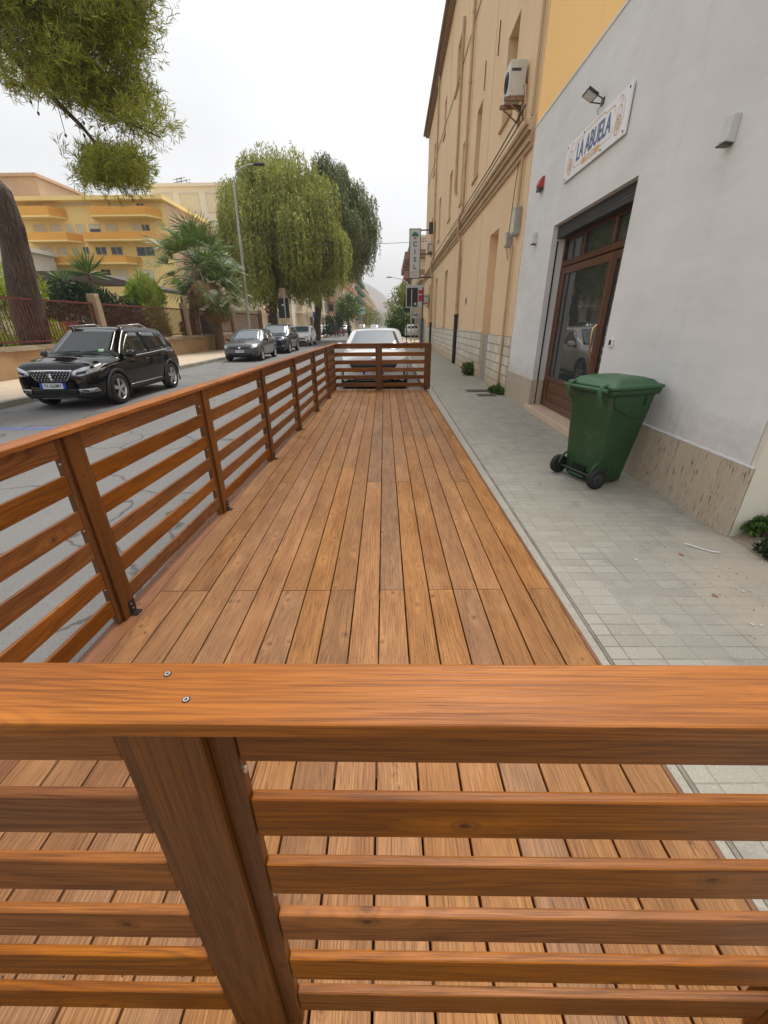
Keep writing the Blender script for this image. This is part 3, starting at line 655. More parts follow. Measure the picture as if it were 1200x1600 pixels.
# air conditioning units and meter boxes on the facade
M_AC = plain('cream_ac_metal', (.62, .59, .52), .5, vs=3); M_RUST = plain('rusty_bracket', (.28, .17, .1), .8, vs=9, var=.4)
def ac(y, z, lab, L=.70, H=.5, gap=.05):
    a = empty('air_conditioner', lab, 'air conditioner', WM(y, z), -.005, 'air conditioners on the beige facade')
    MB().box(-.30 - gap, -gap, -L / 2, L / 2, 0, H).build('case', M_AC, a, bevel=.012, seg=2)
    g = MB().tube([(-.301 - gap, -.1 * (L > .6), H / 2), (-.312 - gap, -.1 * (L > .6), H / 2)], min(.22, L * .36), 20)
    for r_ in (L * .09, L * .17, L * .25, L * .31): g.tube([(-.316 - gap, -.1 * (L > .6) + r_ * math.cos(t), H / 2 + r_ * math.sin(t)) for t in np.linspace(0, 2 * PI, 20)], .005, 4, cap=False)
    g.build('fan_grille', M_DGREY, a)
    MB().box(-.27 - gap, -.1 - gap, -L / 2 - .004, -L / 2 - .001, H * .68, H * .76).build('vent', M_DGREY, a)
    k = MB()
    for s in (-L * .4, L * .4): k.box(-.36 - gap, 0, s - .025, s + .025, -.06, -.002).box(-.04, 0, s - .025, s + .025, -.32, -.06).tube([(-.32 - gap, s, -.05), (-.03, s, -.28)], .014, 5)
    k.build('bracket', M_RUST, a)
    MB().tube([(-gap - .02, -L / 2 + .05, .18), (-.06, -L / 2 - .1, .1), (-.03, -L / 2 - .12, -.4)], .018, 6).build('hose', M_PIPE, a)
ac(10.42, 5.33, 'cream air conditioner on rusty brackets under the nearest upper window', .42)
ac(28.9, 5.35, 'grey air conditioner low on the far end of the upper storey')
ac(31.5, 2.75, 'far air conditioner at street level beyond the dark downpipe')
for y, z, w_, h_, lab in ((9.75, 3.28, .3, .45, 'grey meter box where the beige wall meets the white building'), (10.2, 3.05, .2, .26, 'smaller meter box on the cables below the string course')):
    b = empty('meter_box', lab, 'meter box', WM(y, z), -.005, 'meter boxes')
    MB().box(-.13, 0, -w_ / 2, w_ / 2, -h_ / 2, h_ / 2).build('case', plain('grey_plastic', (.36, .34, .3), .5), b, bevel=.01)
    MB().box(-.138, -.13, -w_ / 2 + .03, w_ / 2 - .03, -h_ / 2 + .04, h_ / 2 - .04).build('lid', M_AC, b, bevel=.004)

# ------------------------------------------------------------------ wheelie bin
def binplastic(name, c):
    t = NT(name); ob = t.obj(); n = t.noise(ob, 4, 4); scr = t.noise(t.mapping(ob, (4, 9, 70), (0, 0, 0), (.5, .3, 0)), 1.3, 4, .7); du = t.noise(ob, 7, 6, .7)
    k = t.mix(t.mapr(n, .3, .7), tuple(x * .85 for x in c), tuple(x * 1.15 for x in c)); k = t.mix(t.mapr(scr, .66, .74, 0, .35), k, (.16, .24, .16)); k = t.mix(t.mapr(du, .55, .8, 0, .45), k, (.16, .15, .11))
    t.base(k); t.rough(t.mapr(du, .3, .8, .36, .65)); return t.m
M_BIN = binplastic('green_bin_plastic', (.020, .068, .021))
M_LID = binplastic('green_lid_plastic', (.036, .115, .048))

bn = empty('wheelie_bin', 'dark green two-wheeled rubbish bin standing against the white wall', 'bin', (2.115, 4.02, 0), R(19)); bn.scale = (.965,) * 3
def rrect(x0, x1, y0, y1, r, z, n=4):
    out = []
    for cx_, cy_, a0 in ((x1 - r, y1 - r, 0), (x0 + r, y1 - r, 90), (x0 + r, y0 + r, 180), (x1 - r, y0 + r, 270)):
        for i in range(n + 1):
            a = R(a0 + 90 * i / n); out.append((cx_ + r * math.cos(a), cy_ + r * math.sin(a), z))
    return out
rings = []
for f in np.linspace(0, 1, 9):
    z = .035 + f * .92; e = 0
    rings.append(rrect(-.20 - .06 * f, .155 + .135 * f, -.215 - .07 * f, .215 + .07 * f, .04 + .02 * f, z))
m = MB().loft([rrect(-.17, .13, -.19, .19, .04, .012)] + rings)
m.loft([rrect(-.275, .30, -.3, .3, .05, .905), rrect(-.28, .315, -.305, .305, .05, .93), rrect(-.28, .315, -.305, .305, .05, .955), rrect(-.27, .30, -.285, .285, .05, .956)])
body = m.build('body', M_BIN, bn)
# raised side panels, wheel arches, shade of the foot slot
for s in (-1, 1):
    m = MB(); m.tube([(-.245 + .0, s * .285, .90), (-.22, s * .28, .80), (-.0, s * .272, .70), (.13, s * .266, .67)], .006, 5)
    m.tube([(-.285 + .13 * (1 - math.cos(a)) * .9, s * .222, .10 + .15 * math.sin(a)) for a in np.linspace(.2, PI * .9, 12)], .012, 6)
    m.box(.14, .155, s * .285 - .004, s * .285 + .006, .80, .89)
    m.build('rib', M_BIN, body)
MB().box(-.232, -.2, -.085, .085, .075, .17).build('foot_recess_shade', plain('recess_shade_black', (.006, .008, .006), .9, var=0), bn)  # raised black block; shade of the hollow is put into its colour
MB().box(-.245, -.19, -.1, .1, .058, .072).build('foot_bar', M_LID, bn, bevel=.004)
m = MB(); rl = []
for (gx0, gx1, gy, z, r_) in ((-.29, .315, .31, .957, .05), (-.295, .33, .315, .968, .05), (-.295, .33, .315, .985, .05), (-.28, .32, .3, .992, .05), (-.25, .29, .275, .998, .05), (-.22, .26, .25, 1.03, .06), (-.16, .2, .2, 1.048, .06), (-.08, .14, .12, 1.053, .04)):
    rl.append(rrect(gx0, gx1, -gy, gy, r_, z))
lid = m.loft(rl).build('lid', M_LID, bn, bevel=.004)
for s in (-.2, .2):
    MB().tube([(-.27, s, .99), (-.325, s, .985), (-.345, s, .94), (-.325, s, .86), (-.27, s, .81)], [.02, .026, .026, .018, .01], 8).build('hinge_lug', M_LID, bn)
MB().tube([(-.335, -.27, .955), (-.335, .27, .955)], .016, 8).build('handle', M_LID, bn)
MB().box(.29, .35, -.24, .24, .925, .955).build('front_grip', M_BIN, bn, bevel=.008)
for s in (-1, 1):
    w = MB().tube([(-.235, s * .245, .1), (-.235, s * .25, .1), (-.235, s * .295, .1), (-.235, s * .3, .1)], [.085, .1, .1, .085], 24).build('wheel', RUBBER, bn)
    MB().tube([(-.235, s * .299, .1), (-.235, s * .306, .1)], [.06, .05], 16).tube([(-.235, s * .306, .1), (-.235, s * .314, .1)], .02, 10).build('hub', M_DGREY, w)
MB().tube([(-.235, -.25, .1), (-.235, .25, .1)], .012, 8).build('axle', M_DGREY, bn)
# ------------------------------------------------------------------ cars
def paint(name, c, flake=0):
    t = NT(name); n = t.noise(t.obj(), 3, 3); t.base(t.mix(n, tuple(x * .92 for x in c), tuple(x * 1.08 for x in c)))
    t.rough(.35 if not flake else .3); t.p.inputs['Metallic'].default_value = flake
    t.p.inputs['Coat Weight'].default_value = 1; t.p.inputs['Coat Roughness'].default_value = .02; t.p.inputs['Specular IOR Level'].default_value = 0 if not flake else .3; return t.m
P_BLACK, P_GREY, P_NAVY, P_WHITE = paint('black_paint', (.004, .004, .005)), paint('grey_paint', (.10, .105, .115), .35), paint('navy_paint', (.022, .034, .06), .3), paint('white_paint', (.74, .75, .77))
P_SILVER, P_RED, P_BEIGE = paint('silver_paint', (.42, .43, .45), .5), paint('red_paint', (.3, .02, .02)), paint('sand_paint', (.45, .38, .3), .2)
CLAD = plain('black_cladding', (.022, .022, .024), .6, var=.1)
SEAM = plain('panel_gap', (.004, .004, .004), .8, var=0)
def carglass(name, c, ior):
    t = NT(name); t.base(c); t.rough(.03); t.p.inputs['IOR'].default_value = ior; return t.m
G_CLEAR, G_DARK = carglass('car_glass', (.014, .021, .020), 1.6), carglass('tinted_glass', (.008, .009, .01), 1.6)
G_PALE = carglass('sky_lit_glass', (.07, .10, .125), 2.2)  # paler base colour stands in for sky mirrored in the windows
LENS = plain('headlight_lens', (.5, .52, .54), .08, .5, coat=1, var=.25, vs=22)
LENS_R = plain('tail_light_lens', (.35, .02, .02), .15, coat=1, var=.1)
GRILLE = plain('black_grille', (.012, .012, .013), .35, var=.1)
PLATE_W = plain('plate_white', (.75, .76, .78), .4, var=0); PLATE_B = plain('plate_blue', (.02, .08, .42), .4, var=0); PLATE_K = plain('plate_black', (.015, .015, .02), .5, var=0)

def lerp(tab, x):
    for (a, u), (b, v) in zip(tab, tab[1:]):
        if a <= x <= b: return u + (v - u) * ((x - a) / (b - a) if b > a else 0)
    return tab[0][1] if x < tab[0][0] else tab[-1][1]

def car(label, cat, loc, rz, S, pt, group='parked cars', detail=2):
    """S: dimensions and side profile; local x forward, z up, origin on the road under the middle"""
    root = empty('parked_car', label, cat, loc, rz, group)
    L, W = S['L'], S['W']; hw = W / 2; fr, re = L / 2, -L / 2
    top, belt = S['top'], S['belt']           # (x, z) from rear to front: centre line of the whole car; shoulder line
    plan = S['plan']                           # (x, half width factor)
    xs = sorted({x for x, _ in top} | {x for x, _ in plan} | {x for x, _ in belt} | set(np.linspace(re + .05, fr - .05, 22)))
    rings = []
    for x in xs:
        zt, zb, w = lerp(top, x), lerp(belt, x), hw * lerp(plan, x); z0 = lerp(S['under'], x)
        zb = min(zb, zt - .012); g = max(0, zt - zb - .12)       # greenhouse height at this station
        wr = w * (.93 - .165 * min(1, g / .45))                  # roof narrower than the shoulder
        mid = z0 + (zb - z0) * .5
        half = [(0, z0), (w * .7, z0), (w * .93, z0 + .03), (w * .985, z0 + (zb - z0) * .22), (w, mid), (w * .992, zb - .10), (w * .965, zb - .02)]
        if g > .05: half += [(w * .93, zb + .015), (wr * 1.035 + (w * .93 - wr) * .28, zb + (zt - zb) * .55), (wr, zt - .075), (wr * .93, zt - .025), (wr * .6, zt - .004), (0, zt)]
        else:
            d = zt - zb
            half += [(w * .93, zb + d * .12), (w * .87, zb + d * .38), (w * .8, zb + d * .62), (w * .68, zb + d * .82), (w * .4, zt - d * .05), (0, zt)]
        rings.append([(x, y, z) for y, z in half] + [(x, -y, z) for y, z in half[-2:0:-1]])
    body = MB().loft(rings).build('body', [pt, CLAD, SEAM], root)
    sb = body.modifiers.new('s', 'SUBSURF'); sb.levels = sb.render_levels = 1
    wr_, wx = S['wheel_r'], S['axles']; cutters = []
    for x in wx:
        for s in (-1, 1):
            c = MB().tube([(x, s * (hw - .27), wr_ - .01), (x, s * (hw + .3), wr_ - .01)], wr_ + .045, 28).build('cut', CLAD, None)
            cutters.append(c); b = body.modifiers.new('b', 'BOOLEAN'); b.object = c; b.solver = 'EXACT'; c.parent = root
    dg = bpy.context.evaluated_depsgraph_get(); dg.update()
    me = bpy.data.meshes.new_from_object(body.evaluated_get(dg)); body.modifiers.clear(); old = body.data; body.data = me; me.name = 'body'
    bpy.data.meshes.remove(old)
    for c in cutters: bpy.data.objects.remove(c)
    bm = bmesh.new(); bm.from_mesh(me)
    for f in bm.faces: f.smooth = True
    for e in bm.edges: e.smooth = len(e.link_faces) == 2 and e.calc_face_angle(0) < R(33)
    bm.to_mesh(me); bm.free()
    for p in me.polygons:      # inside of the wheel arches and the underside are black liner
        c = p.center
        if p.normal.z < -.75 and c.z < .35: p.material_index = 1
        for x in wx:
            if abs(math.hypot(c.x - x, c.z - wr_ + .01) - wr_ - .045) < .02 and abs(c.y) > hw - .3 and abs(p.normal.y) < .5: p.material_index = 1
            if math.hypot(c.x - x, c.z - wr_) < wr_ + .04 and abs(c.y) < hw - .2 and c.z < wr_ * 2.2 and abs(p.normal.y) > .7: p.material_index = 1
    bv = BVHTree.FromPolygons([v.co.copy() for v in me.vertices], [list(p.vertices) for p in me.polygons])
    def patch(name, mat, a, b, ax, sgn, n=10, k=5, off=.004, par=None, th=.006):
        """panel lying on the body: a and b are its lower and upper outlines seen along axis ax"""
        la = [(a[0][0] + (a[-1][0] - a[0][0]) * i / n) for i in range(n + 1)]
        def outl(t, pl):
            d = [0]; 
            for p, q in zip(pl, pl[1:]): d.append(d[-1] + math.hypot(q[0] - p[0], q[1] - p[1]))
            s_ = t * d[-1]
            for i in range(len(pl) - 1):
                if s_ <= d[i + 1] + 1e-9:
                    f = (s_ - d[i]) / max(1e-9, d[i + 1] - d[i]); return (pl[i][0] + (pl[i + 1][0] - pl[i][0]) * f, pl[i][1] + (pl[i + 1][1] - pl[i][1]) * f)
            return pl[-1]
        grid = []; 
        for i in range(n + 1):
            p, q = outl(i / n, a), outl(i / n, b)
            for j in range(k + 1):
                u, v = p[0] + (q[0] - p[0]) * j / k, p[1] + (q[1] - p[1]) * j / k
                if ax == 'x': o_, d_ = Vector((sgn * 4, u, v)), Vector((-sgn, 0, 0))
                elif ax == 'y': o_, d_ = Vector((u, sgn * 4, v)), Vector((0, -sgn, 0))
                else: o_, d_ = Vector((u, v, 4)), Vector((0, 0, -1))
                h, nr, _, _ = bv.ray_cast(o_, d_)
                if h is None: grid.append(None)
                else:
                    if nr.dot(d_) > 0: nr = -nr
                    grid.append(h + nr * off)
        good = [g_ for g_ in grid if g_ is not None]
        if not good: return None
        m = MB()
        for i, g_ in enumerate(grid):
            if g_ is None: g_ = min(good, key=lambda q: abs(grid.index(q) - i))
            m.v.append(tuple(g_))
        for i in range(n):
            for j in range(k):
                A = i * (k + 1) + j; m.f.append([A, A + 1, A + k + 2, A + k + 1]); m.mi.append(0); m.sm.append(True)
        ob = m.build(name, mat, par or root)
        ob.data.flip_normals() if sum((p.normal.dot(Vector((sgn, 0, 0)) if ax == 'x' else Vector((0, sgn, 0)) if ax == 'y' else Vector((0, 0, 1)))) for p in ob.data.polygons) < 0 else None
        sd = ob.modifiers.new('t', 'SOLIDIFY'); sd.thickness = th; sd.offset = -1
        return ob
    G = S.get('glass', G_CLEAR)
    # windscreen and rear window (seen along x)
    ws = S['ws']; patch('windscreen', G, [(-ws[0], ws[2]), (0, ws[2] - .012), (ws[0], ws[2])], [(-ws[1], ws[3]), (0, ws[3] + .022), (ws[1], ws[3])], 'x', 1, 14, 8)
    if detail > 1:
        for y in (-.55 * ws[0], .12 * ws[0]):
            patch('wiper', SEAM, [(y, ws[2] + .012), (y + .48 * ws[0], ws[2] + .03)], [(y, ws[2] + .022), (y + .48 * ws[0], ws[2] + .042)], 'x', 1, 6, 1, .014)
    rw = S.get('rw', (ws[0] * .9, ws[1] * .9, ws[2] + .04, ws[3] - .03)); patch('rear_window', G_DARK, [(-rw[0], rw[2]), (rw[0], rw[2])], [(-rw[1], rw[3]), (rw[1], rw[3])], 'x', -1, 10, 5)
    for s in (-1, 1):
        for lo, hi, gm in S['side']: patch('side_window', G if gm else G_DARK, lo, hi, 'y', s, 10, 5)
        if 'waistline' in S: patch('chrome_strip', CHROME, S['waistline'], [(x, z + .016) for x, z in S['waistline']], 'y', s, 14, 1, .008)
        if detail:
            for seam in S['seams']: patch('door_seam', SEAM, [(seam[0][0], seam[0][1]), (seam[1][0], seam[1][1])], [(seam[0][0] + .009, seam[0][1]), (seam[1][0] + .009, seam[1][1])], 'y', s, 8, 1, .0022, body)
            for hx, hz in S['handles']: patch('door_handle', S.get('handle_mat', pt), [(hx, hz), (hx + .17, hz + .004)], [(hx, hz + .026), (hx + .17, hz + .03)], 'y', s, 4, 2, .03, body, .02)
            sk = S['skirt']; patch('side_skirt', CLAD, [(sk[0], sk[2] - .06), (sk[1], sk[2] - .06)], [(sk[0], sk[2]), (sk[1], sk[2])], 'y', s, 8, 2, .012)
            if S.get('skirt_chrome'): patch('chrome_strip', CHROME, [(sk[0], sk[2] + .03), (sk[1], sk[2] + .03)], [(sk[0], sk[2] + .052), (sk[1], sk[2] + .052)], 'y', s, 8, 1, .014)
        # headlights wrap round the corner: seen along x
        hl = S['head']; patch('headlight', LENS, [(s * y, z) for y, z in hl[0]], [(s * y, z) for y, z in hl[1]], 'x', 1, 10, 5, .006)
        if 'head_in' in S: patch('headlight_inner', GRILLE, [(s * y, z) for y, z in S['head_in'][0]], [(s * y, z) for y, z in S['head_in'][1]], 'x', 1, 6, 3, .009)
        for nm, mt, lo, hi in S.get('front_side', []): patch(nm, mt, [(s * y, z) for y, z in lo], [(s * y, z) for y, z in hi], 'x', 1, 8, 3, .008)
        tl = S['tail']; patch('tail_light', LENS_R, [(s * y, z) for y, z in tl[0]], [(s * y, z) for y, z in tl[1]], 'x', -1, 6, 3, .006)
        # door mirror
        mx_, mz = S['mirror']; mh = MB()
        mh.loft([[(mx_ + .10 * f1, s * (hw * .93 + yy), mz + zz * f2) for f1, zz in ((-.6, -.075), (.5, -.07), (1.0, -.02), (.85, .05), (.2, .085), (-.6, .08))] for yy, f1_, f2 in ((.06, 1, .5), (.10, 1, .95), (.19, 1, 1.0), (.235, 1, .7))])
        mo = mh.build('door_mirror', S.get('mirror_mat', pt), root, bevel=.008, seg=2)
        MB().box(mx_ - .02, mx_ + .05, min(s * (hw * .86), s * (hw * .93 + .1)), max(s * (hw * .86), s * (hw * .93 + .1)), mz - .07, mz - .035).build('mirror_arm', CLAD, mo)
        if detail:
            MB().box(mx_ - .063, mx_ - .0605, min(s * (hw * .93 + .08), s * (hw * .93 + .21)), max(s * (hw * .93 + .08), s * (hw * .93 + .21)), mz - .055, mz + .06).build('mirror_glass', G_CLEAR, mo)
        if S.get('rails'):
            x0, x1, y, dz = S['rails']; pts = [(x, s * y, lerp(top, x) - (.075 if x in (x0, x1) else .01) + dz) for x in (x0, x0 + .12, (x0 + x1) / 2, x1 - .14, x1)]
            MB().tube(pts, .024, 8).build('roof_rail', ALU, root)
        for x in wx:
            if S.get('arch'):
                a = MB(); cr = []
                for an in np.linspace(-.35, PI + .35, 22):
                    for rr in (wr_ + .04, wr_ + .105):
                        px, pz = x + rr * math.cos(an), wr_ - .01 + rr * math.sin(an)
                        h, nr, _, _ = bv.ray_cast(Vector((px, s * 4, pz)), Vector((0, -s, 0)))
                        yy = h.y if h is not None and abs(h.y) > hw - .12 else s * (hw - .02); cr.append((px, yy + s * .012, pz))
                for i in range(21): A = i * 2; a.f.append([A, A + 1, A + 3, A + 2]); a.mi.append(0); a.sm.append(True)
                a.v = cr; ao = a.build('wheel_arch_trim', CLAD, root)
                sd = ao.modifiers.new('t', 'SOLIDIFY'); sd.thickness = .02; sd.offset = 0
    # front: list of (name, material, lower outline, upper outline, offset)
    for nm, mt, lo, hi, of in S['front']: patch(nm, mt, lo, hi, 'x', 1, 14, 4, of)
    for nm, mt, lo, hi, of in S.get('rear', []): patch(nm, mt, lo, hi, 'x', -1, 10, 3, of)
    for s in (-1, 1):
        if 'hood' in S:
            patch('bonnet_crease', S.get('crease_mat', pt), [(S['hood'][0], s * S['hood'][2]), (S['hood'][1], s * S['hood'][3])], [(S['hood'][0], s * (S['hood'][2] + .02)), (S['hood'][1], s * (S['hood'][3] + .02))], 'z', 1, 8, 1, .004, body)
    if 'hood' in S: patch('bonnet_gap', SEAM, [(fr - .13, -.6), (fr - .10, 0), (fr - .13, .6)], [(fr - .14, -.6), (fr - .11, 0), (fr - .14, .6)], 'z', 1, 10, 1, .002, body)
    # number plate
    pz = S['plate_z']; h, _, _, _ = bv.ray_cast(Vector((4, 0, pz)), Vector((-1, 0, 0))); px = (h.x if h else fr) + .022
    pl = MB().box(px - .012, px, -.26, .26, pz - .055, pz + .055).build('number_plate', PLATE_W, root)
    MB().box(px - .011, px + .001, -.262, -.205, pz - .056, pz + .056).box(px - .011, px + .001, .205, .262, pz - .056, pz + .056).build('blue_band', PLATE_B, pl)
    if S.get('plate_text'): text('lettering', S['plate_text'], PLATE_K, pl, .105, frame((px + .0005, 0, pz), (0, 1, 0), (0, 0, 1)), .001, .78, .001)
    # wheels
    wheel = None
    for x in wx:
        for s in (-1, 1):
            yo = s * (hw - .012)
            if wheel is None:
                tw = .205; rw_ = wr_
                T = MB(); prof = [(rw_ * .66, 0), (rw_ * .72, .006), (rw_ * .93, .004), (rw_ * .985, -.02), (rw_, -.045), (rw_, -tw + .045), (rw_ * .985, -tw + .02), (rw_ * .9, -tw), (rw_ * .5, -tw)]
                n = 32; T.loft([[(r_ * math.cos(2 * PI * j / n), y, r_ * math.sin(2 * PI * j / n)) for j in range(n)] for r_, y in prof], cap=False)
                wheel = T.build('wheel', RUBBER, root)
                rim = MB(); rim.loft([[(r_ * math.cos(2 * PI * j / n), y, r_ * math.sin(2 * PI * j / n)) for j in range(n)] for r_, y in ((rw_ * .67, -.004), (rw_ * .685, .0), (rw_ * .665, -.006), (rw_ * .62, -.03), (rw_ * .6, -.09))], cap=False)
                ns = S.get('spokes', 5)
                for i in range(ns):
                    a0 = 2 * PI * i / ns + .3
                    for da in ((-.13, .13) if S.get('double') else (0,)):
                        M = Matrix.Rotation(-(a0 + da), 4, 'Y')
                        rim.loft([[(rw_ * .1, -.02, -.022), (rw_ * .1, -.02, .022), (rw_ * .1, -.045, .022), (rw_ * .1, -.045, -.022)], [(rw_ * .66, -.008, -.017), (rw_ * .66, -.008, .017), (rw_ * .66, -.035, .017), (rw_ * .66, -.035, -.017)]], sm=False, M=M)
                rim.tube([(0, -.06, 0), (0, -.014, 0)], rw_ * .17, 14)
                rm = rim.build('rim', ALU, wheel)
                dk = MB().tube([(0, -.10, 0), (0, -.095, 0)], rw_ * .63, 24).tube([(0, -.09, 0), (0, -.075, 0)], rw_ * .42, 20); dk.build('brake_backing', plain('brake_shadow', (.03, .03, .03), .7) if 'brake_shadow' not in bpy.data.materials else bpy.data.materials['brake_shadow'], wheel)  # dark backing disc; shade behind the spokes is put into its colour
                w = wheel
            else: w = copy_tree(wheel, root)
            w.location = (x, yo, wr_); w.rotation_euler = (0, 0, 0 if s > 0 else PI)
    return root, patch, bv

def profile(L, cowl, wtop, rtop, tail, zh0, zh1, zr, zt, nose=.62, tailz=.75):
    """centre line from rear to front: tail, roof, windscreen, bonnet, nose"""
    re, fr = -L / 2, L / 2
    return [(re, tailz), (re + .03, tailz + .1), (tail, zt), (tail + .02, zt + .02), (rtop, zr - .05), ((rtop * .6 + wtop * .4), zr), (wtop - .15, zr - .012), (wtop, zr - .035), (cowl, zh1), (cowl + .05, zh1), ((cowl + fr) / 2, zh1 * .45 + zh0 * .55 + .03), (fr - .18, zh0), (fr - .075, zh0 - .045), (fr - .02, zh0 - .16), (fr, nose)]
PLAN = lambda L: [(-L / 2, .80), (-L / 2 + .08, .9), (-L / 2 + .35, .975), (-L / 2 + .8, 1), (L / 2 - 1.1, 1), (L / 2 - .6, .985), (L / 2 - .3, .95), (L / 2 - .13, .88), (L / 2 - .03, .78), (L / 2, .70)]
UNDER = lambda L: [(-L / 2, .42), (-L / 2 + .3, .24), (-L / 2 + .8, .2), (L / 2 - .7, .19), (L / 2 - .2, .2), (L / 2, .30)]

# black compact SUV
L = 4.16
SUV = dict(L=L, W=1.76, top=profile(L, .98, .26, -1.45, -1.88, .95, 1.05, 1.605, 1.04), belt=[(-L / 2, .80), (-1.7, 1.02), (-.6, .985), (.9, .935), (1.6, .87), (L / 2, .70)], plan=PLAN(L), under=UNDER(L),
    wheel_r=.335, axles=(1.27, -1.27), ws=(.66, .53, 1.06, 1.525), glass=G_CLEAR, spokes=5, double=True, arch=True, rails=(.15, -1.5, .56, .045), waistline=[(-1.45, 1.03), (-.5, .985), (.78, .945)],
    side=[([(-.30, 1.02), (.82, .985)], [(-.27, 1.46), (.20, 1.465), (.64, 1.15)], 1), ([(-1.18, 1.05), (-.37, 1.02)], [(-1.05, 1.44), (-.34, 1.46)], 0), ([(-1.56, 1.08), (-1.24, 1.055)], [(-1.36, 1.37), (-1.13, 1.43)], 0)],
    seams=[((.86, .93), (.88, .35)), ((-.33, .98), (-.33, .34)), ((-1.12, 1.0), (-.98, .62))], handles=[(-.18, .86), (-1.02, .9)], skirt=(-.86, .86, .33), skirt_chrome=1,
    head=([(.43, .70), (.60, .675), (.83, .76)], [(.44, .775), (.64, .845), (.86, .89)]), head_in=([(.52, .705), (.68, .73)], [(.52, .75), (.70, .79)]),
    front_side=[('fog_light_trim', ALU, [(.50, .345), (.80, .365)], [(.48, .43), (.78, .44)]), ('fog_light', GRILLE, [(.515, .356), (.785, .376)], [(.497, .421), (.765, .430)]), ('fog_lamp', LENS, [(.68, .375), (.74, .38)], [(.68, .42), (.74, .425)])],
    tail=([(.6, .85), (.85, .85)], [(.62, 1.0), (.85, 1.0)]), mirror=(.70, 1.03), plate_z=.50, plate_text='FA 066MV', hood=(1.0, 1.8, .52, .34), crease_mat=P_BLACK,
    front=[('grille_surround', CHROME, [(-.40, .72), (-.30, .575), (.30, .575), (.40, .72)], [(-.44, .80), (0, .81), (.44, .80)], .004), ('grille', GRILLE, [(-.385, .72), (-.285, .59), (.285, .59), (.385, .72)], [(-.41, .785), (0, .79), (.41, .785)], .009),
        ('lower_intake', GRILLE, [(-.42, .33), (.42, .33)], [(-.46, .43), (.46, .43)], .006), ('bumper_trim', CLAD, [(-.72, .25), (.72, .25)], [(-.78, .325), (.78, .325)], .010), ('bumper_strip', ALU, [(-.38, .245), (.38, .245)], [(-.36, .28), (.36, .28)], .028)])
suv, patch, bv = car('black compact crossover with silver roof rails parked nearest on the far side of the road', 'car', (-6.97, 10.63, -.14), -PI / 2 + R(1.5), SUV, P_BLACK)
g = [c for c in suv.children if c.name.startswith('grille') and 'sur' not in c.name][0]
for i in range(11):
    for j in range(4):
        y, z = (i - 5) * .066 + (.033 if j % 2 else 0), .61 + j * .05
        if abs(y) < .26 + (z - .6) * .75 and not (abs(y) < .05): patch('grille_stud', ALU, [(y - .009, z), (y + .009, z)], [(y - .005, z + .026), (y + .005, z + .026)], 'x', 1, 1, 1, .016, g)
# emblem: an upright beast with raised paws
for lo, hi in (([(-.012, .60), (.02, .60)], [(-.01, .64), (.014, .64)]), ([(.02, .60), (.045, .60)], [(.005, .65), (.025, .65)]), ([(-.03, .60), (-.012, .605)], [(-.012, .645), (.006, .645)]), ([(-.016, .64), (.026, .64)], [(-.012, .70), (.022, .70)]), ([(-.022, .695), (.028, .695)], [(-.006, .735), (.018, .735)]), ([(-.045, .665), (-.01, .66)], [(-.05, .685), (-.01, .685)]), ([(-.04, .70), (-.012, .695)], [(-.045, .715), (-.012, .712)])):
    patch('emblem', CHROME, lo, hi, 'x', 1, 2, 2, .022, g)
patch('windscreen_sticker', plain('green_sticker', (.35, .6, .3), .5), [(.36, 1.08), (.48, 1.08)], [(.35, 1.135), (.47, 1.135)], 'x', 1, 2, 2, .008)
# seats, steering wheel are behind near-black glass; roof is dark glass on this car
patch('roof_panel', G_DARK, [(-1.1, -.48), (.02, -.48)], [(-1.1, .48), (.02, .48)], 'z', 1, 8, 6, .004)

# grey hatchback
L = 4.06
HAT = dict(L=L, W=1.765, top=profile(L, .92, .12, -1.35, -1.82, .80, .94, 1.43, .95), belt=[(-L / 2, .74), (-1.7, .95), (-.6, .93), (.9, .87), (1.6, .78), (L / 2, .62)], plan=PLAN(L), under=UNDER(L),
    wheel_r=.315, axles=(1.27, -1.27), ws=(.66, .53, .955, 1.345), glass=G_PALE, spokes=5, arch=False, side=[([(-.30, .965), (.78, .92)], [(-.27, 1.31), (.08, 1.31), (.55, 1.06)], 1), ([(-1.25, .99), (-.37, .968)], [(-1.0, 1.28), (-.34, 1.31)], 1)],
    seams=[((.82, .87), (.84, .32)), ((-.33, .93), (-.33, .32))], handles=[(-.2, .80), (-1.0, .84)], skirt=(-.88, .88, .29), head=([(.46, .585), (.62, .585), (.80, .63)], [(.46, .66), (.62, .68), (.82, .72)]),
    tail=([(.55, .78), (.84, .78)], [(.58, .9), (.84, .9)]), mirror=(.66, .955), plate_z=.47, plate_text='GR 412KT', hood=(.95, 1.7, .3, .2), mirror_mat=CLAD,
    front=[('grille', GRILLE, [(-.62, .60), (0, .57), (.62, .60)], [(-.6, .665), (0, .66), (.6, .665)], .007), ('emblem', CHROME, [(-.05, .585), (.05, .585)], [(-.05, .655), (.05, .655)], .015), ('lower_intake', GRILLE, [(-.62, .24), (.62, .24)], [(-.56, .40), (.56, .40)], .006), ('bumper_strip', CLAD, [(-.74, .2), (.74, .2)], [(-.78, .25), (.78, .25)], .01)],
    front_side=[('air_slot', GRILLE, [(.74, .30), (.79, .31)], [(.70, .46), (.76, .48)])])
car('grey hatchback parked between the black crossover and the dark blue one', 'car', (-7.12, 22.45, -.14), -PI / 2 + R(1.0), HAT, P_GREY)

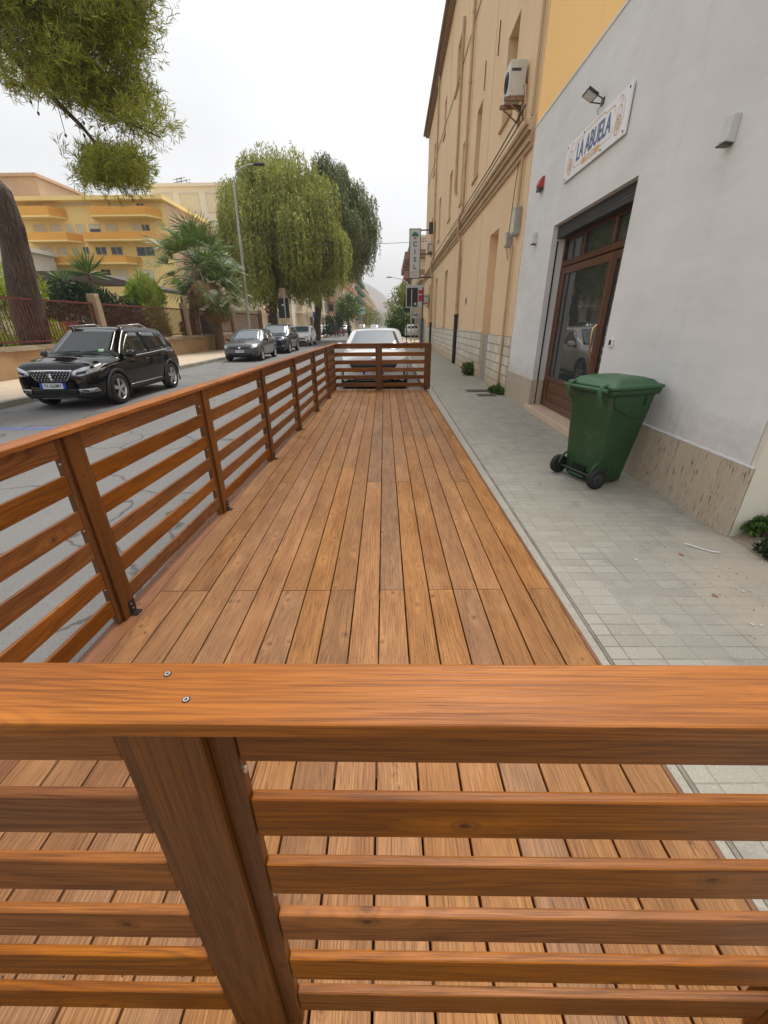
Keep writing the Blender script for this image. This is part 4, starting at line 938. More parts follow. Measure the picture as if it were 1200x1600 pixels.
# dark blue SUV
L = 4.45
NAV = dict(SUV, L=L, W=1.86, top=profile(L, 1.08, .30, -1.55, -2.0, .98, 1.08, 1.62, 1.08), belt=[(-L / 2, .85), (-1.85, 1.08), (-.6, 1.04), (1.0, .99), (1.75, .90), (L / 2, .72)], plan=PLAN(L), under=UNDER(L), glass=G_PALE,
    wheel_r=.36, axles=(1.34, -1.34), ws=(.70, .56, 1.10, 1.54), rails=(.2, -1.6, .6, .04), waistline=[(-1.6, 1.085), (-.5, 1.04), (.85, 1.0)], roof=None,
    side=[([(-.30, 1.075), (.9, 1.04)], [(-.27, 1.49), (.24, 1.495), (.68, 1.19)], 1), ([(-1.3, 1.105), (-.37, 1.078)], [(-1.12, 1.46), (-.34, 1.49)], 0)], seams=[((.93, .98), (.95, .36)), ((-.33, 1.03), (-.33, .36))],
    handles=[(-.18, .90), (-1.05, .94)], skirt=(-.9, .9, .34), head=([(.40, .76), (.6, .74), (.80, .80)], [(.40, .80), (.62, .86), (.86, .91)]), front_side=[('air_slot', LENS, [(.60, .42), (.78, .44)], [(.62, .46), (.78, .48)])], mirror=(.78, 1.08), plate_z=.50, plate_text='GF 738RL', hood=None, skirt_chrome=0,
    front=[('grille', GRILLE, [(-.5, .5), (.5, .5)], [(-.62, .78), (.62, .78)], .008), ('lower_intake', GRILLE, [(-.6, .27), (.6, .27)], [(-.66, .42), (.66, .42)], .006)])
NAV.pop('hood'); NAV.pop('head_in')
car('dark blue crossover parked behind the grey hatchback', 'car', (-7.08, 28.1, -.14), -PI / 2 + R(1.0), NAV, P_NAVY)
# white small car behind it
L = 3.95
WHT = dict(HAT, L=L, W=1.72, top=profile(L, .95, .25, -1.4, -1.8, .93, 1.03, 1.52, 1.0), belt=[(-L / 2, .80), (-1.7, 1.0), (-.6, .98), (.9, .94), (1.5, .86), (L / 2, .68)], plan=PLAN(L), under=UNDER(L), axles=(1.22, -1.22), ws=(.64, .53, 1.045, 1.43),
    side=[([(-.30, 1.02), (.8, .99)], [(-.27, 1.4), (.2, 1.4), (.6, 1.12)], 1), ([(-1.25, 1.04), (-.37, 1.022)], [(-1.1, 1.37), (-.34, 1.4)], 1)], head=([(.46, .68), (.78, .70)], [(.46, .76), (.80, .82)]), mirror=(.7, 1.04), plate_text='EY 905PD', hood=(1.0, 1.65, .3, .2), mirror_mat=P_WHITE,
    front=[('grille', GRILLE, [(-.45, .52), (.45, .52)], [(-.5, .62), (.5, .62)], .006), ('lower_intake', GRILLE, [(-.5, .27), (.5, .27)], [(-.5, .42), (.5, .42)], .006)], front_side=[('air_slot', GRILLE, [(.62, .32), (.76, .33)], [(.62, .46), (.76, .47)])])
car('small white car parked last in the row on the far side of the road', 'car', (-7.25, 36.9, -.14), -PI / 2 + R(1.0), WHT, P_WHITE)
# white car facing us behind the end railing
L = 4.45
FRT = dict(NAV, W=1.80, top=profile(L, 1.0, .12, -1.55, -2.0, .93, 1.03, 1.50, 1.03), belt=[(-L / 2, .85), (-1.85, 1.03), (-.6, 1.0), (1.0, .95), (1.75, .87), (L / 2, .70)], ws=(.72, .55, 1.04, 1.425), rails=None, glass=G_PALE,
    side=[([(-.30, 1.03), (.8, 1.0)], [(-.27, 1.4), (.1, 1.4), (.6, 1.13)], 1), ([(-1.3, 1.06), (-.37, 1.032)], [(-1.12, 1.37), (-.34, 1.4)], 0)], head=([(.52, .70), (.66, .69), (.82, .74)], [(.46, .735), (.66, .77), (.84, .82)]), mirror=(.70, 1.05), waistline=[(-1.6, 1.04), (-.5, 1.0), (.75, .96)],
    front=[('grille', GRILLE, [(-.50, .50), (.50, .50)], [(-.60, .69), (.60, .69)], .008), ('emblem', CHROME, [(-.05, .8), (.05, .8)], [(-.05, .84), (.05, .84)], .012), ('lower_intake', GRILLE, [(-.46, .20), (.46, .20)], [(-.56, .42), (.56, .42)], .006), ('bumper_strip', CLAD, [(-.8, .17), (.8, .17)], [(-.84, .235), (.84, .235)], .01)],
    front_side=[('air_slot', GRILLE, [(.76, .34), (.81, .35)], [(.76, .56), (.81, .57)])], plate_text='FT 350ZN', arch=False, mirror_mat=P_WHITE)
car('white car facing the deck, half hidden behind the end railing', 'car', (-.42, 13.05, -.14), -PI / 2, FRT, P_WHITE)
# traffic and parked cars far down the road, seen small
FAR1 = dict(HAT, plate_text=None); FAR2 = dict(WHT, plate_text=None)
far = [(-11.0, 74, R(60), 'white car at the left kerb behind the riders of the scooters', P_WHITE, FAR2), (-9.0, 86, R(95), 'silver car beyond the white one at the left kerb, far off', P_SILVER, FAR1), (-6.3, 100, -PI / 2, 'sand coloured car far down the road, first of those seen over the white roof', P_BEIGE, FAR2),
    (-3.2, 92, -PI / 2, 'white car far down the middle of the road', P_WHITE, FAR1), (.35, 66, PI / 2, 'dark car far ahead seen just above the white roof', P_BLACK, FAR2), (2.55, 52, PI / 2, 'white car seen from behind near the sign poles on the right', P_WHITE, FAR2), (1.2, 84, PI / 2, 'red car far off at the right kerb', P_RED, FAR1)]
for x, y, rz, lab, pt, sp in far: car(lab, 'car', (x, y, -.14), rz, sp, pt, 'cars far down the road', 0)
# ------------------------------------------------------------------ boundary wall with iron railing
M_OCHRE = stone('ochre_rubble_wall', (.50, .33, .18), (.42, .26, .13), (.26, .17, .1), .8, .95, 1.0)
M_CAPST = stone('weathered_coping', (.42, .34, .24), (.3, .25, .18), (.2, .16, .12), 1.2, .95, .8)
M_IRON = plain('maroon_iron', (.14, .036, .028), .65, .2, var=.3, vs=9)
M_PILL = stone('concrete_pillar', (.40, .31, .21), (.34, .25, .16), (.22, .16, .11), 1.5, .95, .9)
FX = -11.7
bw = empty('boundary_wall', 'low ochre garden wall topped by maroon iron railing panels between concrete pillars', 'wall', (FX, 0, 0))
def rough_box(x0, x1, y0, y1, z0, z1, dy=.35, amp=.025, zt=0):
    m = MB(); n = int((y1 - y0) / dy); rings = []
    rr = random.Random(5)
    for i in range(n + 1):
        y = y0 + (y1 - y0) * i / n; j = lambda s=1: rr.uniform(-amp, amp) * s
        rings.append([(x0, y, z0), (x0 + j(), y, z1 + j(zt)), (x1 + j(), y, z1 + j(zt)), (x1 + j(), y, (z0 + z1) / 2 + .1), (x1 + j() + .02, y, z0)])
    return m.loft(rings, sm=False)
rough_box(-.3, .1, -4, 40.5, -.1, .78).build('wall', M_OCHRE, bw)
rough_box(-.34, .16, -4, 40.5, .782, .88, .5, .03, .6).build('coping', M_CAPST, bw)
py_ = [2.4, 10.2, 17.95, 25.6, 33.3, 40.4]
for y in py_:
    m = MB(); rr = random.Random(int(y)); 
    m.loft([[(-.2 + rr.uniform(-.02, .02), y - .16, z), (.12 + rr.uniform(-.015, .015), y - .16, z), (.12 + rr.uniform(-.015, .015), y + .16, z), (-.2, y + .16 + rr.uniform(-.02, .02), z)] for z in (.88, 1.3, 1.7, 2.1, 2.5, 2.62)], sm=False)
    m.build('pillar', M_PILL, bw, bevel=.02)
for a, b in zip(py_, py_[1:]):
    m = MB(); a += .2; b -= .2
    m.box(-.07, -.01, a, b, 2.25, 2.31).box(-.06, -.015, a, b, 1.0, 1.05).box(-.07, -.01, a, a + .06, .95, 2.25).box(-.07, -.01, b - .06, b, .95, 2.25)
    n = int((b - a) / .135)
    for i in range(1, n): y = a + (b - a) * i / n; m.box(-.049, -.029, y - .009, y + .009, 1.05, 2.25)
    m.build('railing_panel', M_IRON, bw)

# ------------------------------------------------------------------ trees and plants
def leafmat(name, c1, c2, c3=None, trans=.25, rough=.55, sc=1.2):
    t = NT(name); rnd = t.n('ShaderNodeNewGeometry').outputs['Random Per Island']; n = t.noise(t.obj(), sc, 3)
    c = t.mix(t.mapr(t.math('ADD', t.math('MULTIPLY', rnd, .6), t.math('MULTIPLY', n, .6)), .25, .9), c1, c2)
    if c3: c = t.mix(t.math('GREATER_THAN', rnd, .93), c, c3)
    t.base(c); t.rough(rough)
    tr = t.n('ShaderNodeBsdfTranslucent'); t.l(c, tr.inputs[0]); ms = t.n('ShaderNodeMixShader'); ms.inputs[0].default_value = trans
    t.l(t.p.outputs[0], ms.inputs[1]); t.l(tr.outputs[0], ms.inputs[2]); t.l(ms.outputs[0], t.t.nodes['Material Output'].inputs[0]); return t.m
def bark(name, a, b, sc=1.0, st=1.0):
    t = NT(name); ob = t.obj(); n = t.noise(t.mapping(ob, (5 * sc, 5 * sc, 1.1 * sc)), 2.2, 6, .7)
    v = t.n('ShaderNodeTexVoronoi', feature='DISTANCE_TO_EDGE'); t.l(t.mapping(ob, (9 * sc, 9 * sc, 1.5 * sc)), v.inputs['Vector']); v.inputs['Scale'].default_value = 1.3
    c = t.mix(t.mapr(n, .3, .7), a, b); c = t.mix(t.mapr(v.outputs[0], 0, .10, .45, 0), c, tuple(x * .4 for x in a)); c = t.mix(t.mapr(t.noise(t.mapping(ob, (30, 30, 4)), 1.5, 5, .7), .45, .7, 0, .7), c, tuple(x * .35 for x in a))
    t.base(c); t.rough(.95); t.bump(t.math('ADD', t.mapr(v.outputs[0], 0, .2), n), st, .04); return t.m
BARK_PINE = bark('pine_bark', (.075, .052, .038), (.15, .105, .078), 1.0, 1.0)
BARK = bark('grey_brown_bark', (.12, .09, .065), (.2, .16, .12), 1.4)
class Leaves:
    """many small leaf-shaped faces gathered into one mesh with numpy"""
    def __init__(s, seed): s.r = np.random.default_rng(seed); s.q = []
    def add(s, c, d, nrm, ln, wd):
        """c centres, d directions of the leaves, nrm rough normals, ln lengths, wd widths"""
        d = d / np.linalg.norm(d, axis=1, keepdims=True)
        sd = np.cross(d, nrm); sd /= np.linalg.norm(sd, axis=1, keepdims=True) + 1e-9
        ln = ln[:, None]; wd = wd[:, None]
        s.q.append(np.stack([c, c + d * ln * .45 + sd * wd * .5, c + d * ln, c + d * ln * .45 - sd * wd * .5], 1))
    def build(s, name, mat, parent):
        q = np.concatenate(s.q); n = len(q); me = bpy.data.meshes.new(name)
        me.vertices.add(n * 4); me.vertices.foreach_set('co', q.reshape(-1).astype(np.float32))
        me.loops.add(n * 4); me.loops.foreach_set('vertex_index', np.arange(n * 4, dtype=np.int32))
        me.polygons.add(n); me.polygons.foreach_set('loop_start', np.arange(0, n * 4, 4, dtype=np.int32)); me.polygons.foreach_set('loop_total', np.full(n, 4, dtype=np.int32))
        me.update(calc_edges=True); me.materials.append(mat)
        o = bpy.data.objects.new(name, me); COL.objects.link(o); o.parent = parent; return o
def limb(m, p0, p1, r0, r1, rr, n=6, wob=.1, sides=8):
    p0, p1 = Vector(p0), Vector(p1); L = (p1 - p0).length; pts = []
    for i in range(n + 1):
        f = i / n; p = p0.lerp(p1, f)
        if 0 < i < n: p += Vector((rr.uniform(-1, 1), rr.uniform(-1, 1), rr.uniform(-.6, .6))) * wob * L / n
        pts.append(p)
    m.tube(pts, [r0 + (r1 - r0) * i / n for i in range(n + 1)], sides); return pts
def clumps(rng, centre, rad, n, squash=(1, 1, 1)):
    v = rng.normal(size=(n, 3)); v /= np.linalg.norm(v, axis=1, keepdims=True)
    return np.array(centre) + v * (rng.random((n, 1)) ** .45) * np.array(rad) * np.array(squash)

# pine at the left: leaning trunk, foliage hanging over the pavement in flat sprays of needles
pine = empty('pine_tree', 'tall pine with a thick leaning trunk behind the garden railing', 'tree', (-12.35, 15, 0))
m = MB(); rr = random.Random(2); tk = []
ctr = [(-12.35, 15.0, .0, .46), (-12.25, 15, .9, .44), (-12.10, 15, 2.3, .46), (-11.90, 15, 3.45, .37), (-11.78, 15, 4.3, .36), (-11.85, 15, 5.2, .36), (-12.4, 15, 5.9, .33), (-13.2, 14.8, 6.6, .30), (-12.9, 14.2, 8.2, .26), (-12.2, 13.6, 9.8, .2)]
R0 = []
for (x, y, z, r_), nx in zip(ctr, ctr[1:] + [None]):
    cnt = 4 if nx else 1
    for k in range(cnt):
        f = k / cnt; q = [a + (b - a) * f for a, b in zip((x, y, z, r_), nx)] if nx else (x, y, z, r_)
        R0.append(q)
for i, (x, y, z, r_) in enumerate(R0):
    tk.append([(x + 12.35 + r_ * (1 + .07 * math.sin(5 * a + i * .8) + .05 * math.sin(9 * a - i * .5)) * math.cos(a), y - 15 + r_ * (1 + .07 * math.sin(4 * a + i)) * math.sin(a), z) for a in np.linspace(0, 2 * PI, 25)[:-1]])
m.loft(tk, cap=True).build('trunk', BARK_PINE, pine)
PO = Vector((-12.35, 15, 0))
def pinepath(pix):  # places (pixel x, y, distance) along the limb
    return [at(x, y, Y) - PO for x, y, Y in pix]
m = MB(); 
limbs = [[(-40, 120, 14.0), (0, 65, 13.0), (40, 110, 12.2), (90, 160, 11.6), (130, 200, 11.3), (162, 240, 11.1), (180, 285, 11)], [(-40, 20, 13.6), (40, -10, 12.6), (120, 20, 12), (200, 60, 11.6), (228, 75, 11.5)], [(60, 130, 12.0), (120, 140, 11.7), (190, 185, 11.4), (250, 215, 11.3)],
    [(-60, -60, 13.8), (60, -90, 12.5), (190, -60, 11.6)], [(-30, 60, 13.8), (20, 130, 12.6), (40, 140, 12.4)], [(130, 25, 12), (170, 100, 11.8), (210, 125, 11.6)]]
for i, L_ in enumerate(limbs):
    p = pinepath(L_); m.tube(p, list(np.linspace(.085 if i < 2 else .045, .014, len(p))), 6)
rp_ = random.Random(8)
for i in range(70):   # thin bare twigs and cones below the crown
    L_ = limbs[rp_.choice([0, 0, 2, 5])]; a = rp_.randrange(len(L_) - 1); f = rp_.random(); q = [u + (v - u) * f for u, v in zip(L_[a], L_[a + 1])]
    p0 = at(*q) - PO; p1 = p0 + Vector((rp_.uniform(-.15, .5), rp_.uniform(-.3, .3), rp_.uniform(-.55, .05)))
    m.tube([p0, p0.lerp(p1, .5) + Vector((0, 0, .05)), p1], [.012, .009, .006], 4)
    if rp_.random() < .5: m.tube([p1, p1 - Vector((.0, 0, .03)), p1 - Vector((0, 0, .07))], [.012, .028, .01], 6)
m.build('limb', BARK_PINE, pine)
NEEDLE = leafmat('pine_needles', (.085, .12, .012), (.44, .45, .045), (.30, .2, .05), .3, .5, .9)
lv = Leaves(4); rng = lv.r
# clumps: pixel centre, distance, radius in metres
cl = []
def region(x0, x1, y0, y1, n, Y=11.7, r=(.22, .42), cond=lambda x, y: True, sy=1.0):
    k = 0
    while k < n:
        x, y = rng.uniform(x0, x1), rng.uniform(y0, y1)
        if cond(x, y): cl.append((at(x, y, Y + rng.normal() * .7) - PO, rng.uniform(*r))); k += 1
edge = lambda y: 222 if y < 60 else (222 - (y - 60) * .15 if y < 110 else (208 if y < 125 else (214 + (y - 125) * .75 if y < 190 else 262 - max(0, y - 205) * 1.5)))
low = lambda x: 118 if x < 20 else (118 + (x - 20) * .55 if x < 130 else 178 + (x - 130) * .42)
region(-60, 262, -120, 235, 330, cond=lambda x, y: x < edge(y) - 12 and y < low(x) - 12 and not (x < 45 and 36 < y < 130 and rng.random() < .75))
region(115, 222, 238, 300, 60, 11.2, (.14, .24), cond=lambda x, y: ((x - 170) / 58) ** 2 + ((y - 268) / 30) ** 2 < 1)
region(-10, 60, 95, 150, 9, 12.6, (.12, .22))
cs = []; ds = []
for c, r_ in cl:
    # a clump is a handful of shoots, each a brush of needles pointing up and outward
    for _ in range(int(26 * (r_ / .3))):
        sdir = rng.normal(size=3) * .75 + np.array([.75, -.2, .45]); sdir /= np.linalg.norm(sdir)
        sp = np.array(c) + rng.normal(size=3) * r_ * np.array([.62, .62, .30])
        n_ = 13; tpos = sp + sdir * rng.random((n_, 1)) * .24
        dd = sdir * .75 + rng.normal(size=(n_, 3)) * .5
        lv.add(tpos, dd, rng.normal(size=(n_, 3)), rng.uniform(.11, .19, n_), np.full(n_, .0165))
lv.build('crown', NEEDLE, pine)

def weeping(name, label, base, H, rx, rz_, mat, nstr, seed, tr=.3, zlow=2.2, leaf=(.16, .03), droop=(1.2, 3.4), group=None, cx=0, topy=1.0):
    root = empty(name, label, 'tree', base, 0, group); m = MB(); rr = random.Random(seed); lv = Leaves(seed); rng = lv.r
    top = H * .5
    tp = limb(m, (0, 0, -.1), (cx * .3, 0, top * .62), tr, tr * .75, rr, 6, .12, 10); ends = []
    for i in range(9):
        a = 2 * PI * i / 9 + rr.uniform(-.3, .3); rd = rr.uniform(.35, .75)
        e = (cx + rx * rd * math.cos(a), rx * rd * math.sin(a) * .9, H * rr.uniform(.6, .86))
        limb(m, tp[-1], e, tr * .45, .04, rr, 6, .25, 6); ends.append(e)
    limb(m, tp[-1], (cx, 0, H * .93), tr * .5, .05, rr)
    m.build('trunk', BARK, root)
    # strands start on lumps spread through a dome and hang down
    lumps = []
    while len(lumps) < 70:
        v = rng.normal(size=3); v /= np.linalg.norm(v); v[2] = abs(v[2]) * rng.choice([1, 1, 1, -.25])
        k = rng.uniform(.72, 1.0); lumps.append((np.array([cx + v[0] * rx * k, v[1] * rx * k * .9, H - rz_ + v[2] * rz_ * k * topy]), rng.uniform(.17, .32) * rx))
    for _ in range(nstr):
        c, r_ = lumps[rng.integers(len(lumps))]; v = rng.normal(size=3); v /= np.linalg.norm(v)
        p = c + v * r_ * np.array([1, 1, .7]) * rng.random() ** .4
        Ls = rng.uniform(*droop); Ls = min(Ls, max(.3, p[2] - zlow - rng.random() * 1.2)); n_ = int(Ls / .085) + 3
        f = np.linspace(0, 1, n_)[:, None]; out = np.array([p[0] - cx, p[1], 0]); out /= np.linalg.norm(out) + 1e-6
        ps = p + out * (.35 * f * (1.2 - f)) + np.array([0, 0, -1]) * f * Ls + rng.normal(size=(n_, 3)) * .035 + np.array([0, 0, .25]) * (1 - f) * f
        dd = np.array([0, 0, -1]) + rng.normal(size=(n_, 3)) * .55
        lv.add(ps, dd, rng.normal(size=(n_, 3)), rng.uniform(.8, 1.5, n_) * leaf[0], rng.uniform(.8, 1.4, n_) * leaf[1])
    lv.build('crown', mat, root); return root
WILLOW = leafmat('olive_leaves', (.14, .17, .026), (.47, .49, .09), (.24, .2, .05), .3, .55, .45)
EUCA = leafmat('dark_eucalyptus_leaves', (.07, .10, .03), (.20, .23, .07), None, .25, .5, .6)
weeping('weeping_tree', 'big olive green weeping tree behind the street lamp', (-11.0, 41.2, 0), 13.4, 6.0, 5.6, WILLOW, 8600, 11, .42, 2.1, (.26, .065), (1.0, 3.6), cx=1.7)
weeping('eucalyptus_tree', 'darker green tree with ragged spreading top behind the weeping one', (-7.8, 47.0, 0), 15.2, 4.4, 6.2, EUCA, 4200, 12, .4, 3.4, (.28, .065), (.8, 2.8), cx=2.0)

# fan palms
PALM = leafmat('palm_leaves', (.05, .10, .025), (.17, .26, .06), (.30, .34, .11), .2, .4, 2)
DRYP = leafmat('dry_palm_leaves', (.26, .15, .07), (.42, .27, .14), None, .2, .8, 3)
PTRUNK = bark('palm_trunk', (.2, .13, .08), (.34, .23, .14), 1.2)
def palm(label, base, h, n, fr, seed, lean=(0, 0), dry=26):
    root = empty('fan_palm', label, 'palm', base, 0, 'fan palms behind the garden railing'); rng = np.random.default_rng(seed); m = MB()
    tip = np.array([lean[0], lean[1], h]); m.tube([(0, 0, -.1), (lean[0] * .3, lean[1] * .3, h * .5), tuple(tip)], [.34, .25, .3], 12)
    m.build('trunk', PTRUNK, root); pet = MB(); lv = Leaves(seed); dr = Leaves(seed + 1)
    for i in range(n + dry):
        dryf = i >= n; az = i * 2.399 + rng.normal() * .15; f = (i + .5) / n if not dryf else 1
        el = R(82) - R(128) * f + rng.normal() * .08 if not dryf else R(-70) + rng.normal() * .16
        d = np.array([math.cos(az) * math.cos(el), math.sin(az) * math.cos(el), math.sin(el)]); L = fr * (rng.uniform(.5, .62) if not dryf else .35)
        end = tip + d * L + np.array([0, 0, -.12 * L * math.cos(el)]); 
        if not dryf: pet.tube([tuple(tip), tuple(tip + d * L * .5 + np.array([0, 0, .06])), tuple(end)], [.035, .022, .014], 5)
        side = np.cross(d, [0, 0, 1]); side /= np.linalg.norm(side) + 1e-6; upv = np.cross(side, d)
        tgt = dr if dryf else lv; nl = 30; fl = fr * (rng.uniform(.42, .55) if not dryf else rng.uniform(.3, .45)); tw = rng.normal() * .3
        an = np.linspace(-1.95, 1.95, nl) * (1 if not dryf else .35)
        s2 = side * math.cos(tw) + upv * math.sin(tw); u2 = upv * math.cos(tw) - side * math.sin(tw)
        dd = np.cos(an)[:, None] * d + np.sin(an)[:, None] * s2 + (np.abs(np.sin(an)) ** 2)[:, None] * u2 * .35
        c = np.repeat(end[None], nl, 0); ln = fl * (1 - .18 * np.abs(an) / 1.95) * rng.uniform(.9, 1.08, nl)
        half = ln * .62
        tgt.add(c, dd, np.repeat(u2[None], nl, 0) + rng.normal(size=(nl, 3)) * .15, half * 1.25, np.full(nl, .055 * fr / 1.9))
        tips = c + dd / np.linalg.norm(dd, axis=1, keepdims=True) * half[:, None] * .95; d2 = dd + np.array([0, 0, -.55]) * rng.uniform(.5, 1.3, (nl, 1)) 
        tgt.add(tips, d2, np.repeat(u2[None], nl, 0) + rng.normal(size=(nl, 3)) * .3, half * .75, np.full(nl, .034 * fr / 1.9))
    pet.build('petiole', PALM, root); lv.build('frond', PALM, root); dr.build('dry_skirt', DRYP, root)
p1_ = at(302, 520, 27.0); palm('taller fan palm with upright fans, left one of the pair', (p1_.x, 27.0, .1), 4.55, 32, 2.75, 21, (.9, .2), 22)
p2_ = at(348, 520, 29.5); palm('lower fan palm with drooping fans and a brown skirt beside the street lamp', (p2_.x + .05, 28.6, .1), 3.2, 28, 2.3, 22, (.15, -.1), 46)

# shrubs and hedges
def shrub(name, label, base, rad, mat, n, seed, leaf=(.10, .04), up=.5, stems=5, group=None, cat='shrub', tilt=None, lump=14):
    root = empty(name, label, cat, base, 0, group); lv = Leaves(seed); rng = lv.r; m = MB(); rr = random.Random(seed)
    for i in range(stems):
        a = 2 * PI * i / stems; limb(m, (0, 0, -.05), (rad[0] * .6 * math.cos(a), rad[1] * .6 * math.sin(a), rad[2] * rr.uniform(1.0, 1.6)), .04, .012, rr, 5, .2, 5)
    m.build('stem', BARK, root)
    L = []
    for _ in range(lump):
        v = rng.normal(size=3); v /= np.linalg.norm(v); L.append((np.array([v[0] * rad[0], v[1] * rad[1], rad[2] + v[2] * rad[2] * .85]) * np.array([.72, .72, .86]), rng.uniform(.3, .5)))
    per = n // lump
    for c, k in L:
        p = clumps(rng, c, np.array(rad) * k, per); out = p - np.array([0, 0, rad[2] * .7])
        d = out / (np.linalg.norm(out, axis=1, keepdims=True) + 1e-6) * .6 + rng.normal(size=p.shape) * .6 + np.array([0, 0, up])
        p[:, 2] = np.maximum(p[:, 2], .02)
        lv.add(p, d, rng.normal(size=p.shape), rng.uniform(.7, 1.4, per) * leaf[0], rng.uniform(.7, 1.3, per) * leaf[1])
    lv.build('foliage', mat, root); return root
LIME = leafmat('lime_leaves', (.18, .26, .012), (.42, .48, .04), None, .35, .5, .8)
GREEN = leafmat('green_leaves', (.045, .10, .018), (.13, .22, .035), None, .3, .5, .9)
DARKG = leafmat('dark_hedge_leaves', (.016, .035, .014), (.05, .085, .03), None, .2, .5, .9)
q = at(2, 500, 15.5); shrub('lime_shrub', 'lime yellow bush behind the railing left of the pine trunk', (q.x - .1, 16.3, .1), (1.5, 1.2, 1.9), LIME, 9000, 31, (.2, .03), -.5)
q = at(12, 535, 13.0); shrub('ground_ivy', 'dark ivy clump at the foot of the railing by the pine trunk', (-12.5, 13.6, .2), (.8, .45, .42), DARKG, 2500, 32, (.1, .07), .1)
q = at(130, 470, 21); shrub('hedge', 'dark green rounded hedge behind the railing under the carport roof', (q.x - 1.2, 23, .1), (3.1, 1.3, 1.8), DARKG, 30000, 33, (.15, .085), .3, lump=34)
q = at(208, 440, 23.0); shrub('young_conifer', 'thin light green young conifer rising above the hedge end', (q.x, 24, .1), (.85, .8, 2.2), leafmat('conifer_leaves', (.18, .23, .04), (.34, .38, .08), None, .3, .6, 1), 5200, 34, (.22, .028), .9, lump=22)
shrub('green_shrub', 'bright green bushy shrub behind the railing in front of the palms', (-13.0, 24.3, .1), (.8, 1.9, 1.95), leafmat('bright_leaves', (.15, .25, .015), (.36, .46, .05), None, .35, .5, .8), 14000, 35, (.2, .055), .4, lump=20)
q = at(230, 480, 22); shrub('dark_shrub', 'darker low shrub directly behind the middle railing panel', (-14.2, 23.5, .1), (1.8, .8, 1.0), GREEN, 6000, 36, (.14, .05), .3)
q = at(322, 490, 29); shrub('dark_shrub', 'dark shrub between the two palm trunks', (-13.0, 28.6, .1), (.75, .8, 1.1), DARKG, 4000, 37, (.14, .07), .3)
q = at(60, 520, 17); shrub('dark_shrub', 'dark shrub hidden behind the railing right of the pine trunk', (-13.7, 19.5, .1), (1.4, .8, .95), DARKG, 4000, 38, (.13, .06), .3)
# yucca
def yucca(label, base, h, fr, n, seed):
    root = empty('yucca', label, 'yucca', base, 0, 'yuccas above the hedge'); m = MB().tube([(0, 0, -.1), (.05, 0, h * .6), (0, 0, h)], [.12, .09, .1], 8); m.build('trunk', PTRUNK, root)
    lv = Leaves(seed); rng = lv.r; az = rng.random(n) * 2 * PI; el = rng.uniform(-.3, 1.45, n)
    d = np.stack([np.cos(az) * np.cos(el), np.sin(az) * np.cos(el), np.sin(el)], 1); lv.add(np.repeat([[0, 0, h]], n, 0) + d * .05, d, rng.normal(size=(n, 3)), rng.uniform(.75, 1.05, n) * fr, np.full(n, .07)); lv.build('leaf_rosette', PALM, root)
q = at(137, 428, 23); yucca('spiky yucca rising highest above the hedge before the yellow flats', (q.x, 23, .1), q.z - .1, 1.25, 110, 41)
q = at(98, 440, 23); yucca('low spiky yucca half buried in the hedge', (q.x, 23, .1), q.z - .1, .75, 70, 42)
# red and white boards inside the garden
b = empty('playground_slats', 'red and white painted slats behind the railing right of the pine', 'fence', (0, 0, 0)); q = at(95, 515, 18.5)
for i in range(7): MB().box(q.x - .55 + i * .2, q.x - .40 + i * .2, 18.5, 18.54, .1, q.z + .32 - (i % 2) * .03).build('slat', plain('white_slat_paint', (.7, .6, .5), .6) if i in (2,) else plain('red_slat_paint', (.4, .07, .06), .6), b)
# small round street trees and far rows
def street_tree(label, base, h, r_, mat, n, seed, group='street trees far down the road'):
    root = empty('street_tree', label, 'tree', base, 0, group); m = MB(); rr = random.Random(seed); limb(m, (0, 0, -.1), (0, 0, h - r_ * .9), .16, .11, rr, 4, .05)
    for i in range(5): a = i * 1.26; limb(m, (0, 0, h - r_ * 1.5), (r_ * .6 * math.cos(a), r_ * .6 * math.sin(a), h - r_ * .5), .07, .02, rr, 4, .15, 5)
    m.build('trunk', BARK, root); lv = Leaves(seed); rng = lv.r
    for _ in range(16):
        v = rng.normal(size=3); v /= np.linalg.norm(v); p = clumps(rng, np.array([0, 0, h - r_]) + v * r_ * .66, np.array([r_, r_, r_]) * .42, n // 16)
        lv.add(p, rng.normal(size=p.shape) + np.array([0, 0, .3]), rng.normal(size=p.shape), rng.uniform(.7, 1.3, len(p)) * .3, rng.uniform(.7, 1.3, len(p)) * .15)
    lv.build('crown', mat, root)
q = at(544, 500, 66); street_tree('small round clipped tree on the left pavement before the cream flats', (q.x, 66, 0), 5.6, 2.0, GREEN, 2400, 51)
YEL = leafmat('yellow_green_leaves', (.12, .15, .015), (.30, .30, .04), None, .3, .6, .5)
q = at(622, 480, 62); street_tree('yellow green tree showing left of the black sign panel', (q.x + .4, 62, 0), 6.3, 2.4, YEL, 2600, 52)
q = at(628, 490, 52); street_tree('dark green tree low behind the sign poles', (q.x, 54, 0), 3.6, 1.9, GREEN, 2600, 53)
for i, (px, Y, h, r_) in enumerate(((570, 105, 5.8, 2.7), (578, 130, 6, 3), (588, 160, 6, 3.2), (614, 150, 7, 3.6), (602, 240, 7, 4), (648, 70, 4, 2))):
    q = at(px, 500, Y); street_tree(['leafy tree by the green shop sign far down the left pavement', 'second leafy tree beyond the green shop sign', 'far tree at the left where the road vanishes', 'far tree at the right where the road vanishes', 'farthest tree in the middle of the vanishing road', 'tree behind the blue parking sign'][i], (q.x, Y, 0), h, r_, GREEN if i % 2 else YEL, 1500, 60 + i)
q = at(522, 500, 58); shrub('street_shrub', 'dark oleander bush on the far left pavement by the shops', (q.x, 58, 0), (1.5, 1.3, 1.5), DARKG, 3000, 71, (.2, .09), .4)
